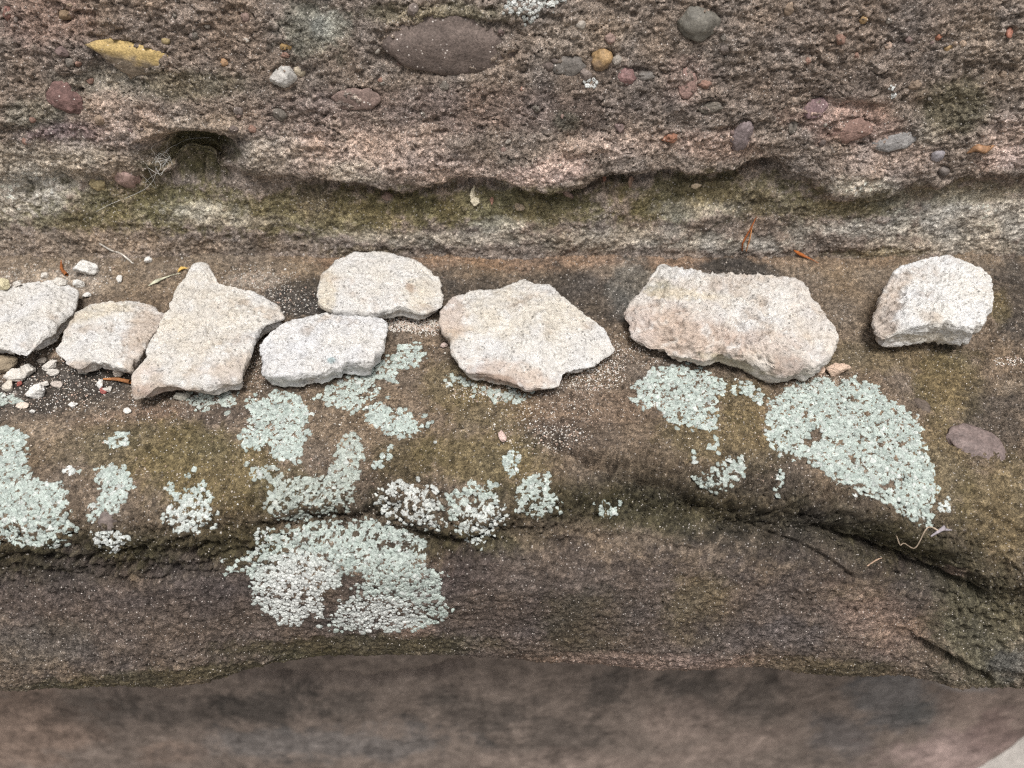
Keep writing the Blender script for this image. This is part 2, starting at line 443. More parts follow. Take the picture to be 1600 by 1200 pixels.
    for pts, dep in (([(845, 690), (930, 735), (1000, 750), (1060, 764), (1105, 800)], 4.2), ([(990, 738), (1050, 747), (1110, 772), (1150, 800)], 3.4), ([(1290, 826), (1380, 866), (1450, 900), (1540, 935)], 4.5),
                     ([(1340, 852), (1430, 892), (1500, 915)], 3.2), ([(1100, 792), (1200, 802), (1290, 800)], 2.6), ([(-20, 860), (120, 870), (250, 862), (345, 848)], 3.2), ([(150, 884), (300, 882), (385, 858)], 2.6),
                     ([(408, 817), (470, 812), (560, 800), (625, 788)], 3.6), ([(596, 832), (680, 848), (770, 850)], 3.6), ([(640, 742), (700, 778), (765, 775)], 2.6), ([(900, 720), (980, 742)], 2.4), ([(1180, 830), (1260, 862), (1330, 905)], 2.4),
                     ([(1440, 1010), (1490, 1040), (1540, 1062)], 4.5), ([(1530, 790), (1600, 830)], 2.2), ([(820, 850), (960, 842), (1080, 862)], 1.8), ([(60, 895), (220, 905), (330, 893)], 1.8)):
        cd = poly_dist(px + mid * 12 + fine * 9, py + big * 6 + mid * 13 + fine * 9, pts)
        d -= 0.001 * dep * np.exp(-(cd / 4.0) ** 2) - 0.00035 * dep * np.exp(-((cd - 11) / 7) ** 2)
    d -= (smooth(.45, .1, g3) * (r3 < .10) * 0.0022 + smooth(.45, .1, g4) * (r4 < .12) * 0.0014) * (.4 + rough)
    fade = np.where(vis, 1.0, 0.25)
    V2 = V + NN * (d * fade)[:, None]
    # ---- pigment
    brown = lin(115, 99, 82); olive = lin(112, 98, 62); moss = lin(78, 71, 44); dark = lin(70, 65, 60); rust = lin(138, 111, 88)
    purple = lin(96, 84, 76); mauve = lin(86, 75, 70); pinkish = lin(150, 124, 108); pale = lin(170, 155, 138); tan = lin(134, 116, 94); grey = lin(104, 100, 92); black = lin(52, 48, 42)
    blobs = [
        (300, 420, 420, 40, 0, tan, .6), (900, 405, 500, 18, 0, rust, .8), (1400, 410, 260, 30, 0, tan, .5), (60, 440, 110, 22, 0, pale, .55),
        (470, 465, 62, 42, 10, dark, .95), (400, 440, 60, 14, 0, pale, .5), (640, 470, 80, 60, 0, dark, .5), (740, 455, 60, 28, 0, dark, .7), (920, 460, 90, 36, 20, dark, .75), (985, 440, 40, 50, 0, grey, .8),
        (1150, 420, 66, 22, 5, dark, .95), (1340, 470, 60, 70, 0, tan, .4), (1585, 470, 40, 70, 0, dark, .7), (1560, 480, 24, 30, 0, olive, .6),
        (110, 605, 170, 48, -6, dark, .8), (300, 655, 110, 26, 0, mauve, .45), (200, 655, 120, 16, -8, rust, .45), (60, 670, 60, 14, 0, tan, .6),
        (200, 700, 150, 46, 0, olive, .55), (330, 735, 130, 70, 10, olive, .8), (450, 765, 60, 40, 0, moss, .5), (90, 690, 50, 40, 0, tan, .4),
        (560, 650, 100, 60, 0, tan, .35), (700, 600, 60, 40, 0, olive, .55), (640, 720, 60, 40, 0, moss, .6), (760, 640, 70, 40, 0, olive, .55), (760, 720, 110, 50, 5, olive, .75),
        (850, 780, 120, 40, 0, moss, .6), (930, 640, 120, 40, 0, rust, .35), (920, 690, 90, 36, 10, mauve, .45), (1000, 700, 90, 36, 10, brown, .6), (1120, 690, 110, 50, 0, olive, .6),
        (1160, 630, 50, 40, 0, olive, .6), (1360, 560, 140, 30, 0, olive, .45), (1480, 610, 60, 60, 30, olive, .7), (1470, 720, 50, 90, -15, olive, .55), (1560, 650, 60, 60, 0, dark, .5), (1570, 800, 70, 90, 0, olive, .6),
        (1380, 520, 60, 30, 0, tan, .3), (1580, 600, 30, 14, 0, tan, .6),
        # the band of the crest and the front
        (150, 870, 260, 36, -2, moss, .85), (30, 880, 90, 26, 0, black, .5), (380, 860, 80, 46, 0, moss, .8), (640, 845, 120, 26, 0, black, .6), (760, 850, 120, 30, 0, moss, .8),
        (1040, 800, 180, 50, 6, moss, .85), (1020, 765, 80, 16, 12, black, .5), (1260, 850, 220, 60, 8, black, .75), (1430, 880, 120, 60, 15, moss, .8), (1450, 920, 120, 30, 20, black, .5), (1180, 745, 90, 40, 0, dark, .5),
        (800, 975, 1000, 120, 0, lin(90, 78, 72), .75), (200, 960, 330, 70, 0, purple, .6), (100, 930, 140, 40, 0, mauve, .6), (330, 920, 90, 40, 0, mauve, .7), (60, 1010, 90, 40, 0, grey, .35), (250, 1020, 160, 30, -8, purple, .5),
        (560, 1012, 220, 20, -2, moss, .7), (250, 1058, 300, 16, -6, moss, .7), (745, 885, 70, 36, 0, lin(74, 60, 58), .8), (860, 890, 160, 60, 0, purple, .8), (850, 960, 120, 40, 0, mauve, .55),
        (920, 960, 70, 60, 0, moss, .45), (1090, 950, 140, 80, 0, purple, .75), (1100, 950, 60, 60, 0, olive, .45), (1250, 980, 140, 60, 0, purple, .85), (1240, 1000, 60, 30, 0, lin(92, 86, 86), .5), (1370, 980, 90, 50, 20, pinkish, .5),
        (1050, 1040, 260, 12, 2, pinkish, .55), (1300, 1050, 120, 14, 2, moss, .6), (1540, 990, 90, 110, 0, lin(98, 92, 70), .85), (1580, 1040, 40, 30, 0, grey, .8), (1500, 900, 26, 12, 0, pinkish, .8), (640, 980, 40, 16, 0, pinkish, .5),
    ]
    warp = big * 0.35 + mid * 0.32 + fine * 0.30
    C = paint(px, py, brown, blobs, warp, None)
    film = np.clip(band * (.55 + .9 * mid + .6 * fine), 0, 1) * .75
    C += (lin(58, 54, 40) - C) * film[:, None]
    hue = fbm(V, 40, 3, 21.0)
    C *= np.clip(1 + 0.26 * mid + 0.30 * fine, .35, 2)[:, None]
    C[:, 0] *= 1 + 0.07 * hue; C[:, 2] *= 1 - 0.12 * hue
    # grains of a different mineral
    C *= np.where(r2 > 0.86, 1.5, np.where(r2 < 0.2, 0.62, 1.0))[:, None]
    C *= np.where(cr < 0.05, 1 - 0.3 * band, 1)[:, None]
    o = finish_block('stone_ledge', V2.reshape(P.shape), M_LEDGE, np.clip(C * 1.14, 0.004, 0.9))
    tag(o, 'weathered brown sandstone ledge with rounded front, carrying the mortar pieces and mint lichen', 'stone ledge')
    return o

# ---- the block above the ledge
def build_upper():
    profA = [(0.30, 0.008), (0.112, 0.008), (0.0905, 0.014), (0.0885, 0.022), (0.0893, 0.036), (0.0908, 0.048), (0.0930, 0.0575), (0.0922, 0.0614),
             (0.0868, 0.0628), (0.0838, 0.0648), (0.0834, 0.072), (0.0842, 0.085), (0.0865, 0.105), (0.0895, 0.130), (0.093, 0.160), (0.098, 0.20), (0.11, 0.34), (0.30, 0.345)]
    profB = [(0.30, 0.008), (0.112, 0.008), (0.0905, 0.014), (0.0895, 0.022), (0.0905, 0.034), (0.0910, 0.045), (0.0905, 0.053), (0.0900, 0.0585),
             (0.0890, 0.0632), (0.0875, 0.0680), (0.0865, 0.075), (0.0860, 0.087), (0.0870, 0.105), (0.0895, 0.130), (0.093, 0.160), (0.098, 0.20), (0.11, 0.34), (0.30, 0.345)]
    def sp(y, z):
        if y > 0.106 or z > 0.19: return 0.012
        return 0.00066
    A, tA = resample(profA, sp)
    # B with the same parametrisation
    Bc, tB = resample(profB, lambda y, z: 0.0008)
    B = np.stack([np.interp(tA, tB, Bc[:, 0]), np.interp(tA, tB, Bc[:, 1])], 1)
    xs = x_samples(0.29, 0.0006, 0.50)
    pxl, _ = project(np.stack([xs, np.full_like(xs, 0.087), np.full_like(xs, 0.066)], 1))
    lip = np.interp(pxl, [-100, 60, 180, 240, 380, 460, 520, 640, 800, 900, 1000, 1150, 1215, 1240, 1330, 1420, 1480, 1700],
                    [0.15, 0.2, 0.35, 0.5, 0.5, 0.7, 1.0, 1.0, 1.0, 1.15, 1.2, 1.15, 1.0, 0.45, 0.4, 0.35, 0.7, 0.6])
    row = np.interp(pxl, [-100, 100, 240, 380, 460, 520, 560, 620, 680, 740, 800, 860, 900, 950, 1050, 1100, 1150, 1205, 1245, 1330, 1400, 1450, 1600, 1700],
                    [275, 270, 275, 268, 276, 284, 290, 296, 286, 280, 290, 300, 290, 268, 262, 272, 262, 244, 272, 306, 296, 280, 272, 270]) - 284
    jag = np.stack([xs, np.zeros_like(xs), np.zeros_like(xs)], 1)
    row = row + fbm(jag, 55, 3, 81.0, .6) * 11; lip = np.clip(lip * (1 + .45 * fbm(jag, 30, 3, 82.0)), .1, 1.5)
    P = np.empty((len(A), len(xs), 3)); P[..., 0] = xs[None]
    for k in (0, 1):
        P[..., 1 + k] = B[:, k:k + 1] + (A - B)[:, k:k + 1] * lip[None]
    wz = (smooth(0.018, 0.058, A[:, 1]) * smooth(0.16, 0.075, A[:, 1]))[:, None]
    P[..., 2] -= wz * row[None] * 0.00036
    Nn = grid_normals(P); V = P.reshape(-1, 3); NN = Nn.reshape(-1, 3)
    px, py = project(V); px = px.astype(np.float32); py = py.astype(np.float32)
    vis = (V[:, 1] < 0.112) & (V[:, 2] < 0.21)
    big = fbm(V, 20, 3, 31.0); mid = fbm(V, 75, 3, 32.0); fine = fbm(V, 280, 3, 33.0, 0.6)
    bed = fbm(V * np.array([0.3, 1, 3.0]), 140, 3, 34.0, 0.6)
    lip_row = np.tile(row + 284, len(A)).astype(np.float32); lipc = np.tile(lip, len(A))
    face = smooth(15, -25, py - lip_row)
    crumb_m = smooth(-.35, .45, fbm(V, 26, 2, 37.0) + .3 * mid)          # crumbly here, worn smooth there
    ridge = .5 - np.abs(fbm(V * np.array([.7, 1, 1.5]), 85, 3, 38.0, .6)) * 1.7
    d = big * 0.0026 + mid * 0.0012 + ridge * 0.0018 * (.25 + face * crumb_m)
    shelf = fbm(V * np.array([.28, 1, 1.7]), 60, 2, 39.0); d += face * 0.0011 * np.tanh(shelf * 4) * crumb_m
    p1, q1 = worley(V * np.array([.8, 1, 1.2]), 210, 7.0); p2, q2 = worley(V, 380, 8.0)
    d -= face * (smooth(.42, .12, p1) * (q1 < .12) * 0.0020 + smooth(.45, .1, p2) * (q2 < .16) * 0.0012)
    d += face * (smooth(.40, .10, p1) * (q1 > .86) * 0.0020 + smooth(.42, .1, p2) * (q2 > .8) * 0.0016)
    d -= 0.0042 * np.exp(-((py - lip_row - 7) / 5) ** 2) * smooth(.6, 1.0, lipc) * smooth(480, 540, px) * smooth(1225, 1190, px)
    g1, r1 = worley(V, 480, 5.0); g2, r2 = worley(V, 880, 6.0)
    d += (0.35 + 0.65 * face) * (.4 + .6 * crumb_m) * (fine * 0.0015 + (0.55 - g1) * 0.0009 * np.where(r1 > 0.3, 1, 0.1)) + (0.5 - g2) * 0.0016 * (0.5 + 0.8 * r2)
    d += (1 - face) * (bed * 0.0003 + mid * 0.0009 + fine * 0.0006)
    ck = np.abs(noise(V * np.array([0.6, 1, 1.4]), 150, 41.0)); d -= face * smooth(0.07, 0, ck) * smooth(0.0, 0.4, mid) * 0.0018
    # the hollow and other hollows and knobs
    hole = dent(px, py, 303, 243, 64, 33, 4, 3.4)
    d *= 1 - .8 * hole
    d += -0.024 * hole - 0.003 * dent(px, py, 300, 232, 50, 14, -6, 2) + 0.003 * dent(px, py, 300, 205, 90, 14, -3) + 0.002 * dent(px, py, 400, 240, 36, 30, 0)
    d += -0.004 * dent(px, py, 145, 118, 14, 18, 30) - 0.003 * dent(px, py, 175, 135, 40, 18, 0) - 0.004 * dent(px, py, 480, 10, 40, 16, 20) - 0.003 * dent(px, py, 480, 115, 14, 18, 0)
    d += -0.003 * dent(px, py, 600, 90, 16, 8, 0) - 0.004 * dent(px, py, 1248, 196, 10, 7, 0) - 0.003 * dent(px, py, 1320, 165, 70, 10, 8) - 0.003 * dent(px, py, 1440, 165, 24, 14, 0)
    d += 0.004 * dent(px, py, 610, 262, 60, 26, 0) + 0.0035 * dent(px, py, 840, 270, 46, 24, 0) + 0.003 * dent(px, py, 1340, 280, 60, 26, 0) - 0.003 * dent(px, py, 740, 270, 40, 16, 0)
    d += -0.003 * dent(px, py, 950, 10, 40, 12, 20) + 0.0025 * dent(px, py, 60, 425, 70, 14, 0)
    d += sockets(px, py, PEB)
    V2 = V + NN * (d * np.where(vis, 1, 0.2))[:, None]
    base = lin(115, 102, 91); pink = lin(160, 139, 126); red = lin(144, 114, 102); dark = lin(84, 74, 66); olive = lin(122, 111, 78); moss = lin(104, 96, 62); white = lin(204, 196, 180)
    pale = lin(168, 156, 138); greyg = lin(112, 110, 96); mauve = lin(104, 84, 88); tan = lin(146, 128, 108)
    blobs = [
        (200, 60, 300, 90, 0, lin(112, 96, 84), .5), (60, 30, 80, 50, 0, red, .35), (480, 40, 60, 50, 20, greyg, .7), (515, 40, 30, 26, 0, lin(150, 148, 136), .6), (150, 150, 80, 40, 0, greyg, .4), (60, 180, 70, 26, 0, greyg, .5), (165, 128, 30, 14, 0, pale, .6),
        (300, 130, 90, 30, 0, lin(104, 98, 78), .6), (180, 190, 80, 40, 0, pink, .65), (90, 215, 60, 24, 0, mauve, .6), (330, 195, 120, 20, -5, tan, .5), (460, 190, 90, 40, 0, lin(120, 100, 92), .4), (470, 240, 80, 30, 0, pink, .7), (420, 240, 60, 30, 0, pale, .5),
        (60, 260, 100, 40, 0, pale, .65), (40, 310, 100, 40, 0, white, .5), (220, 265, 60, 20, 0, tan, .5), (200, 330, 160, 36, 0, moss, .6), (120, 380, 160, 30, 0, tan, .5), (306, 246, 62, 32, 0, lin(86, 80, 50), .9),
        (600, 240, 130, 40, 0, pink, .8), (560, 265, 60, 20, 0, pale, .6), (700, 265, 140, 26, 5, pink, .75), (640, 205, 120, 20, 0, pink, .4), (860, 265, 70, 24, -10, lin(186, 160, 148), .75), (960, 225, 120, 26, -8, pink, .6), (760, 170, 240, 40, 0, lin(112, 92, 84), .5),
        (900, 60, 90, 40, 0, tan, .35), (700, 20, 120, 20, 0, lin(110, 104, 76), .5), (1070, 130, 40, 40, 0, red, .4), (1000, 150, 240, 60, 0, lin(98, 86, 78), .5), (1120, 225, 80, 24, 0, lin(160, 134, 120), .5), (885, 190, 22, 16, 0, lin(78, 76, 64), .7),
        (1400, 50, 220, 60, 0, lin(104, 90, 80), .5), (1550, 80, 80, 60, 0, tan, .4), (1530, 130, 90, 50, 0, dark, .45), (1490, 170, 60, 46, 0, lin(84, 80, 60), .7), (1320, 190, 90, 40, 5, red, .55), (1400, 250, 90, 30, 0, pink, .6), (1350, 290, 60, 20, 0, white, .6),
        (1580, 215, 50, 40, 0, pink, .75), (1570, 250, 50, 20, 0, lin(186, 160, 148), .5), (1450, 210, 24, 20, 0, pale, .4), (1290, 130, 140, 30, 0, lin(96, 84, 76), .5),
        # under the lip
        (450, 330, 300, 36, 0, moss, .8), (800, 325, 260, 36, 0, moss, .85), (1080, 310, 190, 34, 0, moss, .75), (1300, 320, 120, 26, 0, moss, .7), (320, 330, 60, 16, 0, white, .45), (360, 345, 90, 10, 0, pale, .6), (490, 320, 30, 40, 0, dark, .5),
        (560, 350, 120, 22, 0, olive, .5), (700, 372, 160, 14, 0, pale, .65), (790, 352, 60, 12, 0, white, .35), (960, 370, 130, 20, 0, pale, .7), (1090, 330, 60, 16, 0, white, .3), (1150, 380, 120, 14, 0, white, .4), (1200, 340, 70, 40, 0, dark, .45), (1330, 355, 90, 16, 0, white, .4), (1540, 340, 130, 46, 0, white, .5), (1480, 385, 160, 14, 0, pale, .6), (1500, 300, 100, 20, 0, olive, .45),
        (350, 385, 170, 12, 0, tan, .4), (120, 345, 120, 14, 0, moss, .5), (20, 425, 60, 14, 0, lin(110, 104, 88), .6), (1380, 395, 80, 10, 0, moss, .5), (560, 395, 60, 12, 0, lin(110, 96, 70), .6),
    ]
    warp = big * 0.35 + mid * (0.34 + .3 * (1 - face)) + fine * (0.32 + .3 * (1 - face)) + bed * 0.12 * (1 - face)
    C = paint(px, py, base, blobs, warp, None)
    hue = fbm(V, 45, 3, 51.0)
    C *= np.clip(1 + 0.30 * mid + 0.34 * fine + 0.18 * ridge + (1 - face) * 0.05 * bed + (1 - face) * .25 * mid, .35, 2)[:, None]
    C[:, 0] *= 1 + 0.08 * hue; C[:, 2] *= 1 - 0.10 * hue
    C *= np.where(r2 > 0.85, 1.5, np.where(r2 < 0.2, 0.6, 1.0))[:, None]
    o = finish_block('stone_block', V2.reshape(P.shape), M_UPPER, np.clip(C * 1.52, 0.004, 0.9))
    tag(o, 'rough purplish brown conglomerate block with set-in pebbles, rising behind the ledge', 'stone block')
    return o

# ---- the smooth block set back below the ledge
def build_lower():
    prof = [(0.30, -0.134), (0.04, -0.134), (0.005, -0.140), (-0.006, -0.165), (-0.010, -0.22), (-0.014, -0.29), (-0.020, -0.36), (-0.030, -0.42), (-0.030, -0.50), (0.30, -0.50)]
    def sp(y, z):
        return 0.015 if (y > 0.02 or z < -0.44) else 0.0022
    pr, _ = resample(prof[::-1], sp)
    xs = np.concatenate([np.linspace(-0.62, -0.41, 12)[:-1], np.arange(-0.41, 0.375, 0.0022)])
    P = np.empty((len(pr), len(xs), 3)); P[..., 0] = xs[None]; P[..., 1] = pr[:, :1]; P[..., 2] = pr[:, 1:]
    # the right end is rounded off and runs back towards the lower corner
    e = np.interp(pr[:, 1], [-0.50, -0.42, -0.36, -0.33, -0.30, -0.26, -0.2], [0.255, 0.305, 0.352, 0.372, 0.388, 0.402, 0.41])
    P[..., 0] = np.where(xs[None] > 0, xs[None] * (e[:, None] / 0.375), xs[None])
    k = np.clip((P[..., 0] - (e[:, None] - 0.014)) / 0.014, 0, 1)
    P[..., 1] += np.where(P[..., 1] < 0.2, 0.014 * (1 - np.sqrt(np.maximum(1 - k ** 2, 0))), 0)
    Nn = grid_normals(P); V = P.reshape(-1, 3); NN = Nn.reshape(-1, 3)
    px, py = project(V); px = px.astype(np.float32); py = py.astype(np.float32)
    big = fbm(V, 9, 3, 61.0); mid = fbm(V, 40, 4, 62.0); fine = fbm(V, 200, 3, 63.0, 0.6)
    d = big * 0.004 + mid * 0.0014 + fine * 0.0006
    d *= np.where(V[:, 1] > 0.1, 0, 1)
    cd = poly_dist(px + mid * 10, py + mid * 12, [(380, 1052), (470, 1056), (560, 1060), (660, 1050), (720, 1036)]); d -= 0.010 * np.exp(-(cd / 5) ** 2)
    V2 = V + NN * d[:, None]
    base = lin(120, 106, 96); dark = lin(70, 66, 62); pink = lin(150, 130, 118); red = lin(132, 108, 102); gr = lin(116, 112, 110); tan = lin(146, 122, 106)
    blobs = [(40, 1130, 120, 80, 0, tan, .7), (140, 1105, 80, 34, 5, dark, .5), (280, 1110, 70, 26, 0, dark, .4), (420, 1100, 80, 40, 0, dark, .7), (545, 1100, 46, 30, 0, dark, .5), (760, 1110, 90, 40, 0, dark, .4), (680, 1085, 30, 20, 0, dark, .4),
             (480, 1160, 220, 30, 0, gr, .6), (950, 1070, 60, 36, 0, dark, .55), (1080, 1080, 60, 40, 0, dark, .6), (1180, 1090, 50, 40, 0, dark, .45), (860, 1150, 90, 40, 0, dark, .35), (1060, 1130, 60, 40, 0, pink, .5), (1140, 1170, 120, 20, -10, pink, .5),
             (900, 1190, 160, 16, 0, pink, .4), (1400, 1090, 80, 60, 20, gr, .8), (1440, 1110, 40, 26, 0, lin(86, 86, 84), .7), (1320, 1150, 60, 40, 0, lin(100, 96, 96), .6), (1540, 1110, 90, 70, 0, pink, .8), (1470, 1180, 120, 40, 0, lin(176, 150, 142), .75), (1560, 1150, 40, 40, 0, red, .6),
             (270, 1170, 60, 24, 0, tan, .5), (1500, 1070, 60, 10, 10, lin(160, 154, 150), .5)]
    warp = big * 0.3 + mid * 0.75 + fine * 0.35
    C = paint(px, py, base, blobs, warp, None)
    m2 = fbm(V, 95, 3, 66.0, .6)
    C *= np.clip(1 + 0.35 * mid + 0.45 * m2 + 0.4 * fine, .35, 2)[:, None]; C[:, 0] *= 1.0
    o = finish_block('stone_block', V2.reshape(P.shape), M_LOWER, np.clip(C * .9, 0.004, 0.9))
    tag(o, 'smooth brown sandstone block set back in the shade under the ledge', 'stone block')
    return o

ledge = build_ledge()
upper = build_upper()
lower = build_lower()

def build_footing():
    # pale dressed stone below and beyond the rounded end of the lower block
    n = 60
    u = np.linspace(-0.18, 0.45, n); v = np.linspace(0, 1, 40)
    prof = np.array([(0.30, -0.452), (0.05, -0.452), (-0.012, -0.454), (-0.022, -0.464), (-0.024, -0.50), (-0.024, -0.60), (0.30, -0.60)])
    pr, _ = resample(prof[::-1], lambda y, z: 0.006)
    xs = np.arange(0.20, 0.62, 0.005)
    P = np.empty((len(pr), len(xs), 3)); P[..., 0] = xs[None]; P[..., 1] = pr[:, :1] + 0.045; P[..., 2] = pr[:, 1:] + 0.13
    P[..., 2] = np.maximum(P[..., 2], -0.60)
    Nn = grid_normals(P); V = P.reshape(-1, 3)
    V2 = V + Nn.reshape(-1, 3) * (fbm(V, 30, 4, 71.0) * 0.003)[:, None]
    o = finish_block('pale_stone', V2.reshape(P.shape), M_PALE, np.full((len(V), 3), 0.5))
    tag(o, 'pale grey stone peeping out past the rounded end of the shaded block', 'stone')
    return o
footing = build_footing()

def build_ground():
    g = np.linspace(-1, 1, 61); g = np.sign(g) * np.abs(g) ** 2.2 * 40
    X, Y = np.meshgrid(g, g)
    V = np.stack([X.ravel(), Y.ravel(), np.zeros(X.size)], 1)
    V[:, 2] = -0.62 + noise(V, 0.9, 3) * 0.01
    o = mesh_from('ground', V, grid_faces(61, 61), M_GROUND)
    tag(o, 'pale gravel ground below the wall', None, None, 'structure')
build_ground()

# ---------------------------------------------------------------- placing things on the stone
def hit(px, py, objs=None):
    """where the line of sight through a photograph pixel meets the stone: point, normal, object"""
    d = Vector(ray_dir(px, py)).normalized(); o = Vector(CAM); best = None
    for ob in (objs or (ledge, upper)):
        ok, loc, nor, _ = ob.ray_cast(o, d)
        if ok and (best is None or (loc - o).length < best[3]): best = (np.array(loc), np.array(nor), ob, (loc - o).length)
    return best

def frame(n):
    n = n / np.linalg.norm(n)
    t = np.cross(UP, n); t /= np.linalg.norm(t)
    return t, np.cross(n, t), n

# ---- pebbles, parts of the block they are set in
def pebble(px, py, rx, ry, rot, colr, prot, parent, mat=M_PEBBLE, lump=0.10, angular=0.0, tint=None, label=None, name='pebble'):
    h = hit(px, py, (parent,))
    if not h: return
    p = h[0]; depth = (p - CAM) @ FWD; s = K * depth
    # seat it on the mean plane of its footprint
    cr_, sr_ = math.cos(math.radians(rot)), math.sin(math.radians(rot)); ring = []
    for f in (.45, .9, 1.2):
        for a in range(10):
            u, v = rx * f * math.cos(a * .6283), ry * f * math.sin(a * .6283)
            q = hit(px + u * cr_ - v * sr_, py + u * sr_ + v * cr_, (parent,))
            if q and abs((q[0] - p) @ FWD) < .012: ring.append(q[0])
    ring = np.array(ring); cen = ring.mean(0); _, _, vt = np.linalg.svd(ring - cen); n = vt[2]
    if n @ FWD > 0: n = -n
    n = n + .25 * h[1]; e1, e2, n = frame(n)
    p = p + n * ((cen - p) @ n)
    fo = abs(n @ (-ray_dir(px, py) / np.linalg.norm(ray_dir(px, py))))
    fo2 = max(fo, 0.55)
    nu, nv = (40, 22) if rx > 12 else (20, 12)
    a = np.linspace(0, 2 * math.pi, nu, endpoint=False); b = np.linspace(0, math.pi, nv)
    A, B = np.meshgrid(a, b)
    X = np.stack([np.sin(B) * np.cos(A), np.sin(B) * np.sin(A), np.cos(B)], -1).reshape(-1, 3)
    seed = px * .13 + py * .07; lump = lump * 1.5 + .03
    rr = 1 + lump * fbm(X * 0.01, 120, 2, seed) * 2
    if angular > 0:
        r3 = np.random.default_rng(int(px * 7 + py))
        for k in range(12):
            dvec = r3.normal(size=3); dvec /= np.linalg.norm(dvec); cut = .60 + .25 * r3.random(); dt = X @ dvec
            rr = np.where(dt > cut, np.minimum(rr, 1 + (cut / np.maximum(dt, .1) - 1) * angular), rr)
        rr *= 1 + .12 * fbm(X * .01, 420, 3, seed + 3, .65)
    X = X * rr[:, None]
    c, sn = math.cos(math.radians(-rot)), math.sin(math.radians(-rot))
    prot = prot * 0.66; colr = (colr * .7 + colr.mean() * .15) * .75 + lin(114, 101, 91) * .35
    lz = max(min(rx, ry) * s * 0.42, prot * 1.15); fp = math.sqrt(1 - ((lz - prot) / lz) ** 2)
    lx, ly = rx * s / fp, ry * s / fo2 / fp
    ux = X[:, 0] * lx; uy = X[:, 1] * ly
    W = p + np.outer(ux * c - uy * sn, e1) + np.outer(ux * sn + uy * c, e2) + np.outer(X[:, 2] * lz + (prot - lz), n)
    C = np.empty((len(W), 3)); C[:] = colr
    nn = fbm(W, 260, 3, seed); C *= (1 + 0.25 * nn)[:, None]
    if tint is not None:
        tcol, side = tint; tcol = tcol * .8 + lin(114, 101, 91) * .2
        w = smooth(-0.2, 0.5, X @ np.array(side) / np.linalg.norm(side) + nn * 0.5)
        C += (tcol - C) * w[:, None]
    o = mesh_from(name, W, grid_faces(nv, nu, True, True), mat, np.clip(C, .004, .9), parent)
    if label:
        o['label'] = label
        o.name = 'quartz_pebble' if 'quartz' in label else 'stone_chip' if 'chip' in label else 'pebble'
    return o

for (px, py, rx, ry, rot, c, prot, mat, lump, ang, tint, lab) in PEB:
    t = (lin(*tint[0]), tint[1]) if tint else None
    pebble(px, py, rx, ry, rot, lin(*c), prot, upper, M_PEBBLE_ROUGH if rx > 22 and 'green' not in str(lab) else mat, lump, ang, t, lab)
pr_ = random.Random(31)
for _ in range(70):                                                    # small gravel of the conglomerate
    x, y = pr_.uniform(5, 1595), pr_.uniform(4, 235)
    r_ = pr_.choice((3, 3.5, 4, 5, 6.5, 8))
    pebble(x, y, r_ * pr_.uniform(1, 1.6), r_, pr_.uniform(-40, 40), lin(*pr_.choice(((150, 122, 112), (128, 116, 110), (164, 140, 116), (120, 98, 96), (176, 168, 156), (110, 106, 98), (158, 116, 98), (100, 88, 84)))), .0012 + r_ * .00022, upper, M_PEBBLE_ROUGH, .14, pr_.choice((0, .7, .9)))
pebble(1527, 694, 46, 23, 27, lin(122, 104, 102), .0040, ledge, M_PEBBLE, .06, 0, None, 'flat purple grey pebble set in the ledge')
pebble(1440, 588 + 45, 12, 9, 0, lin(96, 84, 74), .0018, ledge, M_PEBBLE_ROUGH, .1, 0, None, None)
# small pebble half under the slanted lichen
pebble(168, 815, 13, 14, 0, lin(116, 104, 100), .0018, ledge, M_PEBBLE, .1, 0, None, None)

# ---- mortar fragments
LEDGE_N = np.array([0.0, -math.sin(math.atan(0.21)), math.cos(math.atan(0.21))])

def rot_axis(v, axis, deg):
    return np.array(Matrix.Rotation(math.radians(deg), 3, Vector(axis)) @ Vector(v))

